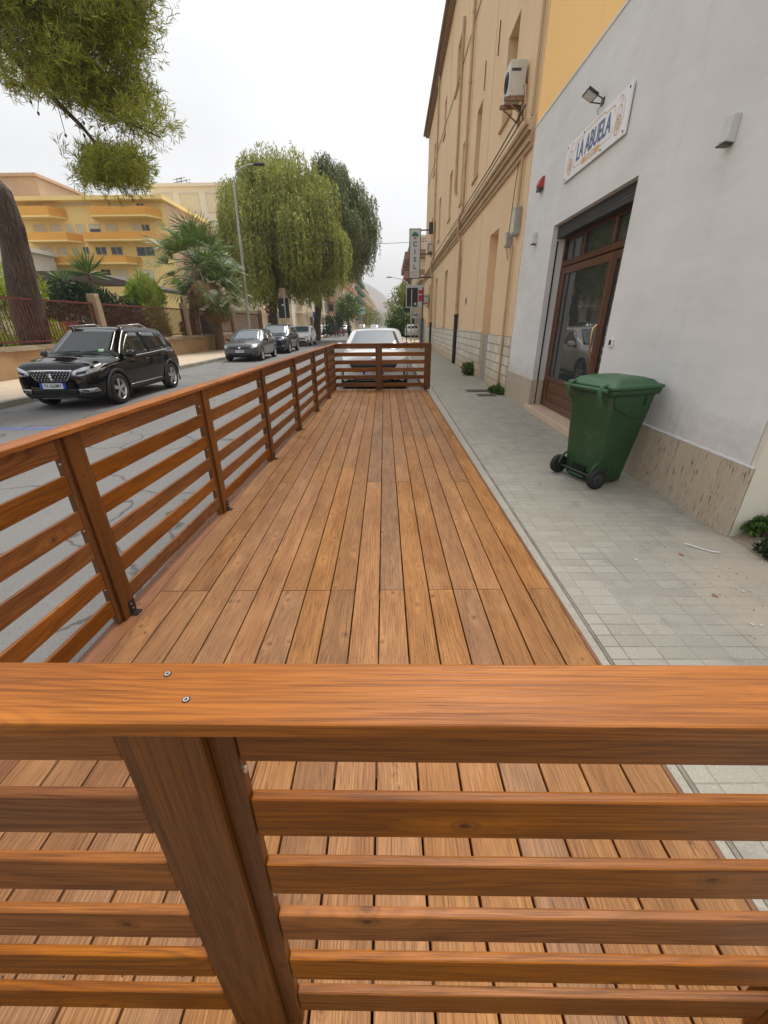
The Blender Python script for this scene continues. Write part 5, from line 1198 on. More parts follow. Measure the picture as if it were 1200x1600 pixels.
# weeds at the foot of the buildings
def weed(label, base, r_, n, seed, mat=GREEN, leaf=(.07, .035)):
    shrub('weed', label, base, (r_, r_, r_ * .6), mat, n, seed, leaf, .5, 4, 'weeds at the foot of the walls', 'weed', lump=8)
weed('tall weed tuft growing against the stone base left of the cement doorway', (2.44, 13.35, 0), .26, 900, 81, leafmat('weed_leaves', (.07, .11, .03), (.2, .24, .08), None, .3, .6, 1), (.13, .035)); weed('small weed tuft over the drain cover', (2.42, 9.72, 0), .15, 420, 82)
weed('leafy weed at the corner of the travertine base', (2.72, 2.66, .03), .11, 320, 83, GREEN, (.045, .03)); weed('weed clump further right along the cream side wall', (2.98, 2.78, .06), .15, 500, 84, GREEN, (.05, .035)); weed('flat grey green weed on the dirt in front of the corner', (2.6, 2.42, .0), .09, 260, 85, DARKG, (.04, .02)); weed('broad leafed weed at the right picture edge', (3.1, 3.0, .2), .15, 300, 86, GREEN, (.09, .06))
weed('thin weed at the foot of the stone base beside the white building', (2.46, 9.45, 0), .12, 260, 87)
# ------------------------------------------------------------------ flats and other buildings
M_YEL = plaster('yellow_render', (.95, .72, .31), (.92, .67, .27), .2, .4); M_OBAL = plaster('orange_balcony', (.84, .42, .09), (.78, .37, .07), .2, .6)
M_PINK = plaster('faded_pink_render', (.66, .45, .30), (.58, .38, .25), .35, .5); M_BEI2 = plaster('pale_beige_render', (.76, .70, .60), (.70, .64, .54), .3, .4)
M_SHUT_C = plain('cream_shutter', (.66, .58, .42), .6); M_DKWIN = plain('dark_window', (.025, .024, .024), .1, spec=1.6); M_FRAMEW = plain('white_frame', (.6, .58, .54), .5)
M_BROWNB = plain('brown_balcony', (.25, .12, .07), .7); M_GREENB = plain('green_awning', (.06, .16, .11), .7); M_ROOFDK = plain('brown_roofing', (.075, .055, .05), .7, vs=3)
yb = empty('apartment_building', 'yellow four storey flats with orange balconies behind the garden', 'building', (0, 0, 0)); YY = 50
A = lambda x, y, d=0: at(x, y, YY - d)
def wz(x0, x1, y0, y1, d=0):
    a, b = A(x0, y1, d), A(x1, y0, d); return a.x, b.x, a.z, b.z
x0, x1, z0, z1 = wz(-30, 256, 312, 480)
MB().box(x0, x1, YY, YY + 12, 0, z1).build('wall', M_YEL, yb)
MB().box(x1 + .002, x1 + .03, YY + .02, YY + 12, 0, z1 - .02).build('side_wall', M_PINK, yb)
a, b, c, d = wz(18, 259, 308, 318); MB().box(a, b, YY - 1.0, YY + 12.2, c, d).build('roof_slab', M_YEL, yb)
def win(bx_, kd):
    a, b, c, d = wz(*bx_); f = MB().box(a - .06, a, YY - .05, YY - .001, c - .06, d + .06).box(b, b + .06, YY - .05, YY - .001, c - .06, d + .06).box(a, b, YY - .05, YY - .001, d, d + .06).box(a, b, YY - .07, YY - .001, c - .06, c).build('window', M_YEL if kd != 'half' else M_FRAMEW, yb)
    if kd == 'shut': MB().box(a, b, YY - .02, YY - .002, c, d).build('shutter', M_SHUT_C, f)
    elif kd == 'dark': MB().box(a, b, YY - .012, YY - .002, c, d).build('pane', M_DKWIN, f); MB().box((a + b) / 2 - .03, (a + b) / 2 + .03, YY - .03, YY - .013, c, d).build('mullion', M_FRAMEW, f)
    else: m_ = c + (d - c) * .45; MB().box(a, b, YY - .02, YY - .002, m_, d).build('shutter', M_SHUT_C, f); MB().box(a, b, YY - .012, YY - .002, c, m_ - .005).build('pane', M_DKWIN, f)
for bx_, kd in (((55, 70, 350, 362), 'shut'), ((81, 95, 350, 362), 'shut'), ((105, 112, 350, 365), 'shut'), ((122, 130, 350, 365), 'shut'), ((142, 155, 351, 363), 'half'), ((167, 181, 349, 361), 'shut'), ((208, 220, 349, 361), 'shut'), ((221, 233, 351, 361), 'dark'),
    ((67, 80, 387, 399), 'half'), ((91, 104, 387, 399), 'shut'), ((115, 121, 387, 399), 'shut'), ((132, 138, 386, 397), 'dark'), ((152, 165, 386, 398), 'dark'), ((176, 190, 386, 398), 'dark'), ((216, 240, 386, 400), 'dark'),
    ((63, 88, 423, 432), 'dark'), ((110, 128, 423, 432), 'dark'), ((160, 172, 421, 432), 'dark'), ((182, 200, 421, 440), 'shut'), ((222, 240, 421, 440), 'shut'), ((40, 66, 319, 323), 'shut'), ((100, 140, 316, 322), 'shut'), ((170, 205, 318, 324), 'shut'), ((214, 224, 318, 323), 'dark')): win(bx_, kd)
for x0_, x1_, y0_, y1_ in ((10, 73, 322, 340), (146, 226, 322, 339), (48, 102, 363, 378), (136, 235, 362, 377), (59, 113, 400, 414), (128, 196, 400, 413)):
    a, b, c, d = wz(x0_, x1_, y0_, y1_, 1.3)
    e = .55
    MB().prism([(a - .2, YY - 1.45), (b + .1, YY - 1.45), (b + e + .35, YY - .06), (b + e + .35, YY - .06 + .04), (a - e - .2, YY - .02)], c, c + .14, 'z').build('balcony_floor', M_YEL, yb)
    MB().box(a - .2, b + .1, YY - 1.45, YY - 1.33, c + .141, d).prism([(b + .1, YY - 1.45), (b + e + .35, YY - .06), (b + e + .27, YY - .06), (b + .02, YY - 1.4)], c + .141, d, 'z').prism([(a - .2, YY - 1.45), (a - .1, YY - 1.4), (a - e - .1, YY - .06), (a - e - .2, YY - .06)], c + .141, d, 'z').build('balcony_parapet', M_OBAL, yb)

def block(label, x0, x1, y0, y1, h, mat, floors, faces, balc=None, win_mat=M_DKWIN, group='buildings along the street', bay=3.2, shop=False, top=None, z0=0, wh=1.5, ww=1.1):
    """plain block with windows set in the listed faces: 'S' towards us, 'E' towards the street from the left, 'W' from the right"""
    root = empty('street_building', label, 'building', ((x0 + x1) / 2, (y0 + y1) / 2, 0), 0, group); cx_, cy_ = (x0 + x1) / 2, (y0 + y1) / 2
    MB().box(x0 - cx_, x1 - cx_, y0 - cy_, y1 - cy_, -.1, h).build('wall', mat, root)
    MB().box(x0 - cx_ - .3, x1 - cx_ + .3, y0 - cy_ - .3, y1 - cy_ + .3, h + .002, h + .35).build('cornice', top or mat, root)
    fh = h / floors; cnt = 0
    for fc in faces:
        L = (x1 - x0) if fc == 'S' else (y1 - y0); n = max(1, int(L / bay))
        for f in range(floors):
            for i in range(n):
                if cnt > 95: break
                cnt += 1
                u = (i + .5) * L / n; zz = f * fh + (.9 if f or not shop else .15); hh = wh if f or not shop else 2.4; w2 = ww / 2 if f or not shop else bay * .36
                def B(ua, ub, za, zb, d0, d1):
                    if fc == 'S': return (x0 - cx_ + ua, x0 - cx_ + ub, y0 - cy_ - d1, y0 - cy_ - d0, za, zb)
                    if fc == 'E': return (x1 - cx_ + d0, x1 - cx_ + d1, y0 - cy_ + ua, y0 - cy_ + ub, za, zb)
                    return (x0 - cx_ - d1, x0 - cx_ - d0, y0 - cy_ + ua, y0 - cy_ + ub, za, zb)
                w = MB().box(*B(u - w2 - .1, u - w2, zz, zz + hh, .001, .08)).box(*B(u + w2, u + w2 + .1, zz, zz + hh, .001, .08)).box(*B(u - w2 - .1, u + w2 + .1, zz + hh + .001, zz + hh + .12, .001, .1)).box(*B(u - w2 - .12, u + w2 + .12, zz - .1, zz - .001, .001, .14)).build('window', M_FRAMEW, root)
                MB().box(*B(u - w2, u + w2, zz, zz + hh, .002, .03)).build('pane', win_mat if (i * 7 + f * 3) % 3 else M_SHUT_C, w)
                if balc and f and (i % balc[1] == 0): MB().box(*B(u - 1.3, u + 1.3, f * fh, f * fh + .15, .004, 1.2)).box(*B(u - 1.3, u + 1.3, f * fh + .151, f * fh + 1.05, 1.1, 1.2)).box(*B(u - 1.3, u - 1.2, f * fh + .151, f * fh + 1.05, .15, 1.1)).box(*B(u + 1.2, u + 1.3, f * fh + .151, f * fh + 1.05, .15, 1.1)).build('balcony', balc[0], root)
        if shop: MB().box(*((x0 - cx_, x1 - cx_, y0 - cy_ - 1.2, y0 - cy_ - .15, 3.0, 3.15) if fc == 'S' else (x1 - cx_ + .15, x1 - cx_ + 1.3, y0 - cy_, y1 - cy_, 3.0, 3.2))).build('canopy', M_BEI2, root)
    return root
X = lambda px, Y: at(px, 500, Y).x
Z = lambda py, Y, px=560: at(px, py, Y).z
M_CRM, M_SAND, M_TERR = plaster('cream_street_render', (.66, .56, .40), (.6, .5, .36), .3, .4), plaster('sand_street_render', (.62, .46, .29), (.55, .4, .26), .3, .4), plaster('terracotta_street_render', (.55, .32, .2), (.5, .3, .2), .3, .4)
block('pale beige flats with a flat roof rising behind the fan palm', X(273, 64), X(273, 64) + 17, 64, 76, Z(292, 64, 300), M_BEI2, 5, 'S', None, M_SHUT_C, 'buildings behind the garden', 3.4, wh=1.9, ww=2.3)
ll = at(-30, 268, 66); bq = block('faded pink gable block at the top left edge, half hidden by the pine trunk', ll.x - 4, at(62, 300, 66).x, 66, 78, Z(276, 66, 40), M_PINK, 5, '', None, M_DKWIN, 'buildings behind the garden')
block('white rendered block low at the left edge beside the pine trunk', at(-60, 400, 42).x, at(16, 420, 42).x, 42, 48, Z(386, 42, 5), M_FRAMEW, 3, 'S', None, M_DKWIN, 'buildings behind the garden', 2.6)
block('cream corner building with ground floor shops behind the weeping tree', -31, -15.6, 53, 66, 9.5, M_CRM, 3, 'SE', None, shop=True)
block('cream shop building with a long canopy right of the weeping tree', -30, -13.0, 67.5, 93, 8.6, M_CRM, 3, 'SE', None, shop=True, bay=4)
block('tall cream flats with terracotta panels on the left, cut by the tree crown', -24, -10.0, 95, 128, Z(404, 100), M_CRM, 5, 'SE', (M_TERR, 2), bay=4)
block('sand coloured flats with green balcony awnings further down the left', -24, -10.2, 132, 168, Z(426, 140, 568), M_SAND, 6, 'SE', (M_GREENB, 1), bay=4.5)
block('narrow sand flats beyond the green balconies', -24, -10.4, 172, 225, Z(448, 180, 578), M_SAND, 5, 'SE', (M_CRM, 1), bay=6)
block('last flats at the left where the road vanishes', -24, -10.6, 230, 330, Z(466, 240, 585), M_CRM, 5, 'SE', (M_SAND, 1), bay=9)
block('cream flats with brown balconies seen behind the CISL sign', 3.6, 22, 74, 100, Z(372, 74, 650), M_CRM, 5, 'SW', (M_BROWNB, 1), bay=4.2)
block('low ochre block at the right behind the black sign panel', 3.2, 16, 44, 58, 5.2, M_SAND, 2, 'SW', None, shop=False, bay=3)
block('far block closing the right side of the road', 4.5, 22, 130, 260, 12, M_SAND, 4, 'SW', None, bay=11)
# aerials on the beige roof
ae = empty('tv_aerial', 'cluster of thin television aerials on the flat roof behind the palm', 'aerial', (0, 0, 0)); m = MB()
for px, py in ((276, 283), (283, 282), (291, 285)):
    t_ = at(px, py - 5, 66); b_ = at(px + 1, 291, 66); m.tube([b_, t_], .045, 5)
    for k in range(4): q = t_ - Vector((0, 0, .12 + .3 * k)); m.tube([q - Vector((.55 - k * .08, 0, .1)), q + Vector((.55 - k * .08, 0, .1))], .03, 4)
m.build('mast', M_DGREY, ae)
# carport roof
cp = empty('carport', 'low dark brown carport roof behind the hedge', 'carport', (0, 0, 0)); a = at(30, 426, 32); b = at(150, 426, 32); c = at(205, 440, 30)
MB().prism([(a.x, a.z - .55), (b.x, b.z - .55), (c.x + 1.2, c.z - .55), (c.x + 1.2, c.z - .35), (b.x, b.z), (a.x, a.z)], 31, 36, 'y').build('roof', M_ROOFDK, cp)
for x_ in (a.x + .5, b.x - .5, c.x + .5):
    for y_ in (31.4, 35.6): MB().box(x_ - .06, x_ + .06, y_ - .06, y_ + .06, .1, c.z - .56).build('post', M_DGREY, cp)

# ------------------------------------------------------------------ mountain
rng = np.random.default_rng(3); m = MB(); nx, ny = 60, 22
prof_px = [(380, 400), (470, 420), (540, 432), (572, 442), (585, 450), (600, 461), (612, 475), (621, 489), (628, 497), (660, 503), (760, 505)]
for i in range(nx + 1):
    px = 380 + (760 - 380) * i / nx; tp = at(px, lerp(prof_px, px), 1500)
    for j in range(ny + 1):
        f = j / ny; hgt = max(0, tp.z) * (1 - (1 - f) ** 1.7); k = math.sin(px * .21 + f * 3) * .05 + math.sin(px * .47 + f * 7) * .03
        m.v.append((tp.x + rng.normal() * 3 * (1 - f), 1500 - 420 * (1 - f) , max(-.5, hgt * (1 + k * (1 - f)) + rng.normal() * .9 * (1 - f))))
for i in range(nx):
    for j in range(ny): a = i * (ny + 1) + j; m.f.append([a, a + 1, a + ny + 2, a + ny + 1]); m.mi.append(0); m.sm.append(True)
b0 = len(m.v)
mt_ = stone('dry_mountain_slope', (.17, .13, .11), (.23, .175, .14), (.09, .085, .06), .012, .95, 0)
mo = m.build('mountain', mt_, fixn=False); kind(mo, 'structure')
if sum(p.normal.z for p in mo.data.polygons) < 0: mo.data.flip_normals()

# ------------------------------------------------------------------ street furniture
M_POLE = plain('grey_pole', (.46, .45, .43), .5, .3, vs=2); M_BACK = plain('black_sign_back', (.02, .02, .023), .5); M_SIGNRED = plain('sign_red', (.5, .015, .03), .4, var=.03); M_SIGNBL = plain('sign_blue', (.03, .12, .4), .4, var=.03); M_GRN = plain('sign_green', (.01, .17, .12), .45, var=.03); M_SGREY = plain('light_grey_sign', (.55, .55, .56), .45, var=.05)
lp = empty('street_lamp', 'tall grey street lamp with a curved arm behind the grey hatchback', 'street lamp', (-9.2, 29, 0)); O_ = Vector((-9.2, 29, 0))
arc = [at(x, y, 29) - O_ for x, y in ((366, 292), (366.5, 280), (370, 270), (377, 262), (387, 257.5), (398, 256))]
pole = [Vector((0, 0, 0)), Vector((.0, 0, 1.2)), at(380, 420, 29) - O_, at(372, 350, 29) - O_] + arc
MB().tube(pole, [.10, .09, .075, .065] + [.05, .045, .042, .04, .038, .036], 10).build('pole', M_POLE, lp)
e = at(398, 256, 29) - O_; MB().box(e.x - .05, e.x + .55, -.14, .14, e.z - .07, e.z + .03).build('lamp_head', M_DGREY, lp, bevel=.02)
lp = empty('street_lamp', 'thin curved street lamp far off above the black sign panel', 'street lamp', (0, 0, 0)); MB().tube([at(642, 500, 46), at(641, 449, 46), at(636, 442, 46), at(627, 436, 46), at(612, 433, 46)], [.07, .06, .05, .04, .03], 6).build('pole', M_POLE, lp); q = at(612, 433, 46); MB().box(q.x - .5, q.x, 45.9, 46.1, q.z - .05, q.z + .03).build('lamp_head', M_DGREY, lp)

cs_ = empty('hanging_sign', 'tall narrow CISL sign with a green emblem on the far beige wall', 'sign', (0, 0, 0)); YS = 28.4
a, b = at(640, 357, YS), at(656, 435, YS); cxs, w_ = (a.x + b.x) / 2, (b.x - a.x) / 2
MB().box(a.x, b.x, YS, YS + .22, b.z, a.z).build('case', M_DGREY, cs_)
MB().box(a.x + .04, b.x - .04, YS - .012, YS - .001, b.z + .04, a.z - .04).build('face', plain('pale_sign_face', (.60, .60, .58), .4, var=.03), cs_)
SFc = frame((cxs, YS - .0125, 0), (1, 0, 0), (0, 0, 1)); H_ = a.z - b.z
for ch, f in zip('CISL', (.31, .46, .615, .765)): text('lettering', ch, plain('teal_lettering', (.01, .13, .14), .5, var=0) if 'teal_lettering' not in bpy.data.materials else bpy.data.materials['teal_lettering'], cs_, .34, SFc @ Matrix.Translation((0, a.z - H_ * f, 0)), .004, 1, .012)
r_ = w_ * .62; zc = a.z - H_ * .155; m = MB()
m.prism([(cxs + r_ * math.cos(t), zc + r_ * math.sin(t)) for t in np.linspace(0, PI, 16)], YS - .018, YS - .0125, 'y', 0); m.prism([(cxs + r_ * .5 * math.cos(t), zc - .05 + r_ * .45 * math.sin(t)) for t in np.linspace(PI, 2 * PI, 10)], YS - .018, YS - .0125, 'y', 1)
m.build('emblem', [M_GRN, M_BROWNB], cs_)
m = MB()
for f in (.87, .905, .94): m.box(cxs - w_ * .6, cxs + w_ * .6, YS - .016, YS - .0125, a.z - H_ * f - .012, a.z - H_ * f + .012)
m.build('small_print_line', plain('pale_red_print', (.5, .3, .28), .5), cs_)
MB().box(b.x, 2.68, YS + .08, YS + .14, a.z - .1, a.z - .04).box(b.x, 2.68, YS + .08, YS + .14, b.z + .02, b.z + .1).box(b.x, 2.68, YS + .09, YS + .13, (a.z + b.z) / 2 - .03, (a.z + b.z) / 2 + .03).box(2.3, 2.66, YS, YS + .25, a.z - .25, a.z + .3).build('bracket', M_DGREY, cs_)

YP = 27.0
def pole_sign(label, x, y0, Y, cat='sign', r_=.035, mat=M_POLE, base=-.0):
    t_ = at(x, y0, Y); o_ = empty('pole_sign', label, cat, (t_.x, Y, 0)); MB().tube([(0, 0, base), (0, 0, t_.z)], r_, 8).build('pole', mat, o_); return o_, t_
o_, t_ = pole_sign('big black sign panel with a red and white poster on a grey pole', 643.5, 452, YP)
def pan(nm, x0, x1, y0, y1, mat, d0, d1, o_, Y, t_): a, b = at(x0, y1, Y), at(x1, y0, Y); return MB().box(a.x - t_.x, b.x - t_.x, d0, d1, a.z, b.z).build(nm, mat, o_)
pan('panel_frame', 634, 662, 445, 481, M_SGREY, .10, .14, o_, YP, t_); pan('black_panel', 635.5, 653, 449.5, 479, M_BACK, .06, .098, o_, YP, t_)
pan('poster', 653.6, 661, 451, 480, M_SGREY, .07, .099, o_, YP, t_); pan('red_field', 654, 660, 453, 459, M_SIGNRED, .062, .0695, o_, YP, t_); pan('red_field', 654, 660, 461, 471, M_SIGNRED, .062, .0695, o_, YP, t_)
pan('green_strip', 640, 652, 477.5, 479.5, M_GRN, .04, .058, o_, YP, t_); pan('sticker', 647, 650.5, 473, 476.5, M_FRAMEW, .052, .059, o_, YP, t_)
MB().box(.62, .70, .06, .16, 0, t_.z + .1).build('side_post', M_DGREY, o_)
o_, t_ = pole_sign('dark sign back on a thin black pole left of the big panel', 636, 468, 31, r_=.03, mat=M_BACK); pan('plate', 631, 641, 470, 487, M_BACK, .03, .05, o_, 31, t_); pan('plate', 632, 636, 461, 470, M_DGREY, .03, .05, o_, 31, t_)
o_, t_ = pole_sign('blue and white parking sign below the big black panel', 649, 481, 33, r_=.03); pan('plate', 645, 652, 488, 497, M_FRAMEW, -.05, -.035, o_, 33, t_); pan('blue_field', 646.5, 651.5, 488.5, 494, M_SIGNBL, -.056, -.0505, o_, 33, t_)
q = at(649, 491.2, 33); text('lettering', 'P', M_FRAMEW, o_, .24, frame((q.x - t_.x, -.0565, q.z), (1, 0, 0), (0, 0, 1)), .002)
MB().tube([(0, -.06, t_.z - .3), (0, -.045, t_.z - .3)], .12, 12).build('disc', M_SGREY, o_)
g_ = empty('metal_gate', 'grey metal barrier panel at the far corner of the beige building', 'barrier', (0, 0, 0)); a, b = at(655, 536, 29.6), at(663, 497, 29.6); m = MB().box(a.x, b.x, 29.55, 29.6, 0, b.z)
for i in range(5): m.box(a.x + .05 + i * .07, a.x + .08 + i * .07, 29.53, 29.549, .1, b.z - .1)
m.build('panel', plain('blue_grey_metal', (.26, .28, .31), .5, .3), g_)
# left side signs
o_, t_ = pole_sign('red no entry sign with a white bar left of the weeping tree trunk', 420, 476, 45); q = at(420, 484, 45)
MB().tube([(0, -.06, q.z), (0, -.045, q.z)], .42, 24).build('disc', M_SIGNRED, o_); MB().box(-.3, .3, -.066, -.0605, q.z - .07, q.z + .07).build('bar', M_FRAMEW, o_)
o_, t_ = pole_sign('sign post with a pinkish board above a dark board in front of the weeping tree', 442, 450, 37.5, r_=.045, mat=M_SGREY); pan('board', 437, 446, 450, 465, plain('pinkish_board', (.45, .3, .2), .6), .05, .08, o_, 37.5, t_); pan('board', 436, 450, 466, 497, M_BACK, .05, .08, o_, 37.5, t_); pan('panel', 440, 443, 475, 478, M_FRAMEW, .03, .048, o_, 37.5, t_)
o_, t_ = pole_sign('small square blue sign by the shops beyond the white car', 493, 486, 62, r_=.05); pan('plate', 489, 497, 487, 496, M_SIGNBL, -.08, -.06, o_, 62, t_)
o_, t_ = pole_sign('pale green and white shop sign on a pole far down the left pavement', 565, 479, 88, r_=.06); pan('plate', 561, 571, 480, 491, plain('pale_green_sign', (.38, .55, .5), .5), -.1, -.06, o_, 88, t_); pan('stripe', 562, 570, 484, 486, M_GRN, -.108, -.101, o_, 88, t_)
for px, Y in ((503, 58), (479, 52), (611, 70)):
    pole_sign({503: 'bare grey pole left of the oleander bush', 479: 'bare dark pole beside the weeping tree', 611: 'thin pole by the dark trees on the right'}[px], px, 470 if px != 611 else 488, Y, 'pole', .045)
# overhead cable
c_ = empty('overhead_cable', 'thin cable sagging across the street from the tree to the beige building', 'cable', (0, 0, 0)); P0, P1 = at(295, 373, 34), Vector((2.6, 33, at(660, 377, 33).z))
MB().tube([P0.lerp(P1, f) - Vector((0, 0, .5 * 4 * f * (1 - f) * .55)) for f in np.linspace(0, 1, 24)], .014, 5).build('cable', M_CABLE, c_)

# ------------------------------------------------------------------ scooters and riders
SEATM = plain('black_seat', (.015, .015, .016), .5)
def scooter(label, loc, rz, pt, sc=1.0):
    s = empty('scooter', label, 'scooter', loc, rz, 'scooters'); s.scale = (sc,) * 3
    for x in (.62, -.6):
        n = 20; w = MB().loft([[(x + r_ * math.cos(2 * PI * j / n), y, .24 + r_ * math.sin(2 * PI * j / n)) for j in range(n)] for r_, y in ((.15, -.05), (.22, -.055), (.24, 0), (.22, .055), (.15, .05))], cap=False).build('wheel', RUBBER, s)
        MB().tube([(x, -.03, .24), (x, .03, .24)], .15, 16).build('rim', ALU, w)
    m = MB(); m.loft([[(x, y * wd, z0 + (z1 - z0) * k) for y, k in ((-1, 0), (-1.1, .5), (-.8, 1), (.8, 1), (1.1, .5), (1, 0))] for x, wd, z0, z1 in ((-.92, .05, .55, .72), (-.75, .13, .42, .78), (-.4, .16, .3, .76), (-.1, .16, .25, .62), (-.02, .15, .25, .34), (.25, .15, .25, .33), (.38, .16, .27, .5), (.5, .2, .35, .95), (.56, .14, .5, 1.0), (.6, .06, .6, .95))]); m.build('body', pt, s)
    MB().loft([[(x, y * w_, z) for y, z in ((-1, z0), (-.8, z0 + .07), (.8, z0 + .07), (1, z0))] for x, w_, z0 in ((-.9, .08, .76), (-.6, .14, .77), (-.3, .15, .765), (-.08, .1, .7))]).build('seat', SEATM, s)
    MB().tube([(.44, -.34, 1.02), (.5, -.12, 1.0), (.5, .12, 1.0), (.44, .34, 1.02)], .018, 6).tube([(.5, 0, 1.0), (.62, 0, .3)], .03, 6).build('handlebar', BLACK_STEEL, s)
    MB().loft([[(.52, y, z) for y, z in ((-.12, .95), (.12, .95))] + [(.5, .12, .96), (.5, -.12, .96)], [(.40, -.16, 1.35), (.40, .16, 1.35), (.385, .16, 1.35), (.385, -.16, 1.35)]], sm=False).build('windshield', G_CLEAR, s)
    MB().tube([(.585, 0, .82), (.62, 0, .80)], .07, 12).build('headlight', LENS, s)
    return s
q = at(500, 515, 52); scooter('dark scooter with a pale front parked on the far left by the shops', (q.x, 52, 0), R(-25), P_BLACK, 1.15)
sa = at(523, 519, 62); scooter('dark scooter carrying the rider on the left of the pair', (sa.x, 62, -.14), R(-10), P_BLACK)
sb_ = at(532, 518, 66); scooter('dark red scooter just behind the first rider', (sb_.x, 66, -.14), R(-40), P_RED)
sc_ = at(546, 515, 58); scooter('dark scooter carrying the rider beside the white car roof', (sc_.x, 58, -.14), R(-75), P_BLACK)
scooter('scooter at the left picture edge of which only a tyre shows', (-8.22, 7.2, -.14), R(8), P_BLACK, 1.3)
CLOTH_K = plain('dark_clothing', (.018, .019, .024), .9); SKIN = plain('skin', (.42, .24, .16), .5, var=.05); CLOTH_T = plain('tan_clothing', (.3, .26, .2), .9)
def rider(label, loc, rz, shirt):
    me = bpy.data.meshes.new('person'); V = [(-.35, 0, .84), (-.33, 0, 1.0), (-.27, 0, 1.22), (-.24, 0, 1.36), (-.21, 0, 1.45), (-.19, 0, 1.56), (-.18, 0, 1.66)]; E = [(i, i + 1) for i in range(6)]; rad = [.17, .15, .17, .15, .065, .1, .09]
    def ch(pts, rs, start):
        p = start
        for q, r_ in zip(pts, rs): V.append(q); rad.append(r_); E.append((p, len(V) - 1)); p = len(V) - 1
    for s in (-1, 1):
        ch([(-.24, s * .2, 1.38), (-.02, s * .3, 1.14), (.22, s * .3, 1.04), (.42, s * .3, 1.05), (.47, s * .28, 1.04)], [.075, .055, .045, .04, .035], 3)
        ch([(-.28, s * .13, .84), (.08, s * .2, .78), (.10, s * .17, .5), (.08, s * .16, .36), (.22, s * .17, .335)], [.1, .08, .062, .05, .04], 0)
    me.from_pydata(V, E, []); o_ = bpy.data.objects.new('person', me); COL.objects.link(o_); o_.location = loc; o_.rotation_euler = (0, 0, rz); me.materials.append(shirt)
    sk = o_.modifiers.new('skin', 'SKIN'); ss = o_.modifiers.new('s', 'SUBSURF'); ss.levels = ss.render_levels = 1
    for v, r_ in zip(me.skin_vertices[0].data, rad): v.radius = (r_, r_)
    me.skin_vertices[0].data[0].use_root = True
    tag(o_, label, 'person', 'scooter riders')
    m = MB(); m.loft([[(-.185 + r_ * math.cos(t) * 1.1, r_ * math.sin(t), z) for t in np.linspace(0, 2 * PI, 13)[:-1]] for r_, z in ((.125, 1.55), (.145, 1.62), (.14, 1.70), (.10, 1.77), (.03, 1.80))]); m.build('helmet', P_BLACK, o_)
    m = MB(); m.loft([[(-.185 + .05 + r_ * math.cos(t), r_ * .8 * math.sin(t), z) for t in np.linspace(0, 2 * PI, 11)[:-1]] for r_, z in ((.06, 1.47), (.095, 1.53), (.10, 1.60))]); m.build('face', SKIN, o_)
    return o_
rider('person in dark clothes riding the left scooter of the pair far down the road', (sa.x, 62, -.14), R(-10), CLOTH_K)
rider('person in dark clothes on the scooter right beside the white car roof', (sc_.x, 58, -.14), R(-75), CLOTH_K)

# ------------------------------------------------------------------ small things on the pavement
M_DRAIN = plain('rusty_drain_iron', (.075, .06, .055), .7, .4, var=.4, vs=12)
for x, y, w_, h_, lab in ((2.12, 9.98, .62, .36, 'larger dark iron drain cover set in the pavement before the stone base'), (2.16, 9.33, .42, .3, 'smaller dark iron drain cover nearer to the white building')):
    d_ = empty('drain_cover', lab, 'drain cover', (x, y, 0), 0, 'drain covers'); MB().box(-w_ / 2 - .03, w_ / 2 + .03, -h_ / 2 - .03, h_ / 2 + .03, -.01, .003).build('frame', M_KERB, d_)
    m = MB()
    for i in range(int(w_ / .05)): m.box(-w_ / 2 + i * .05, -w_ / 2 + i * .05 + .042, -h_ / 2, h_ / 2, .0, .007 + (i % 2) * .002)
    m.build('grid', M_DRAIN, d_)
M_TERC = plain('terracotta_chip', (.42, .22, .12), .85, vs=30); M_CHIPW = plain('white_chip', (.6, .58, .53), .8, vs=30)
rr = random.Random(9)
def chip(name, label, x, y, z, s, mat, group, flat=.35):
    m = MB(); m.loft([[(s * (1 + rr.uniform(-.3, .3)) * k * math.cos(t), s * .7 * (1 + rr.uniform(-.3, .3)) * k * math.sin(t), zz) for t in np.linspace(0, 2 * PI, 7)[:-1]] for k, zz in ((.85, 0), (1, s * flat * .5), (.8, s * flat))], sm=False)
    return tag(m.build(name, mat, None, (x, y, z), (0, 0, rr.uniform(0, 3))), label, 'rubble', group)
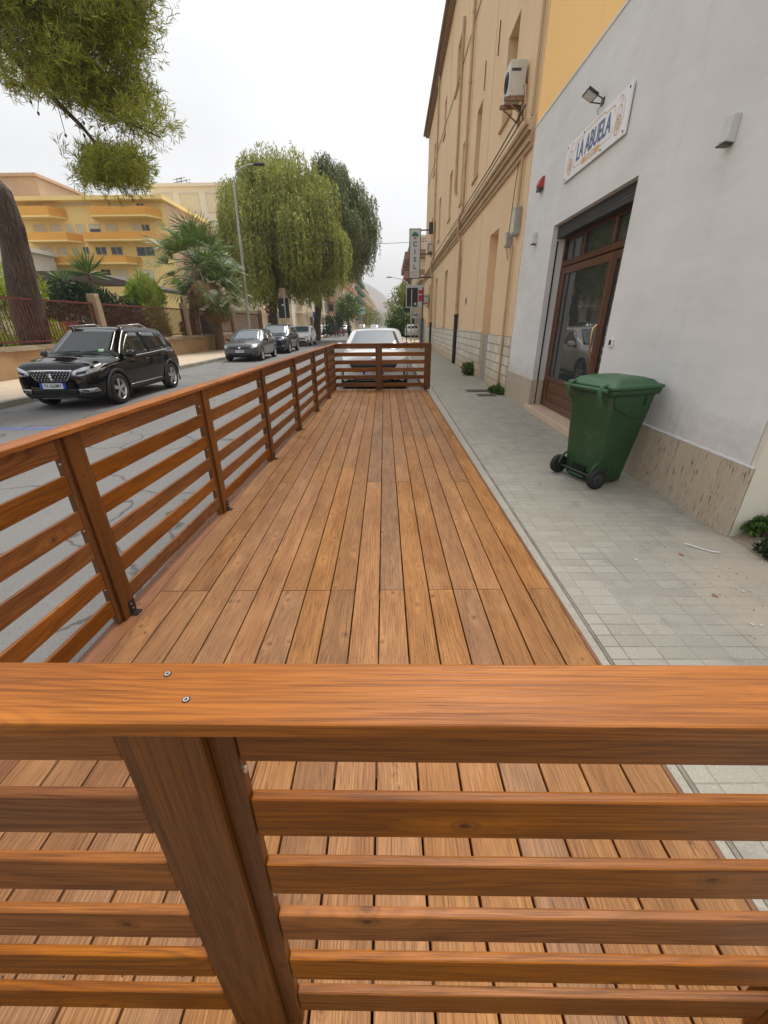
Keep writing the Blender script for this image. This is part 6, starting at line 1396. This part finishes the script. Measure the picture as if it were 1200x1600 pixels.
tag(MB().tube([(2.14, 2.60, .006), (2.19, 2.54, .009), (2.25, 2.49, .006), (2.30, 2.47, .008)], .005, 6).build('plastic_strip', M_WPLAST), 'bent white plastic strip lying on the pavement before the wall corner', 'litter')
for i in range(7): chip('brick_chip', 'small orange brick chip lying on the dusty pavement', 2.0 + rr.uniform(-.1, .6), 1.9 + rr.uniform(-.3, .6), .004, rr.uniform(.009, .019), M_TERC, 'orange brick chips')
for i in range(8): chip('plaster_chip', 'small pale plaster chip lying on the dusty pavement', 1.75 + rr.uniform(-.25, .7), 2.15 + rr.uniform(-.5, .7), .003, rr.uniform(.006, .013), M_CHIPW, 'pale plaster chips')
chip('tile_piece', 'white broken tile among the weeds at the cream wall', 2.9, 2.66, .07, .06, M_CHIPW, 'rubble by the cream wall', .3); chip('tile_piece', 'second pale tile piece right of the broken white tile', 3.02, 2.5, .05, .035, M_CHIPW, 'rubble by the cream wall', .3)
m = MB()
for i in range(420):
    x, y = (rr.uniform(1.75, 3.3), rr.uniform(1.2, 2.85)) if i < 250 else (rr.uniform(1.13, 2.5), rr.uniform(1, 9))
    s = rr.uniform(.002, .006) if i < 250 else rr.uniform(.002, .0045); z = 0 if x < 2.4 else .02 + .07 * min(1, max(0, x - 2.5) * 2)
    m.loft([[(x + s * k * math.cos(t + i), y + s * k * math.sin(t + i), z + zz) for t in (0, 2.1, 4.2)] for k, zz in ((1, 0), (.7, s))], i % 2, sm=False)
kind(tag(m.build('grit', [M_CHIPW, M_DIRT], fixn=False), 'scattered grit and dust crumbs on the pavement and dirt', 'grit'), 'stuff')

# ------------------------------------------------------------------ hazy air
hz = NT('hazy_air'); hz.t.nodes.remove(hz.p); pv = hz.n('ShaderNodeVolumePrincipled'); pv.inputs['Color'].default_value = (.93, .94, .96, 1); pv.inputs['Density'].default_value = .0006; pv.inputs['Anisotropy'].default_value = .2
hz.l(pv.outputs[0], hz.t.nodes['Material Output'].inputs['Volume'])
hb = MB().box(-700, 700, -700, 1560, -2.2, 420).build('haze', hz.m); kind(hb, 'stuff')
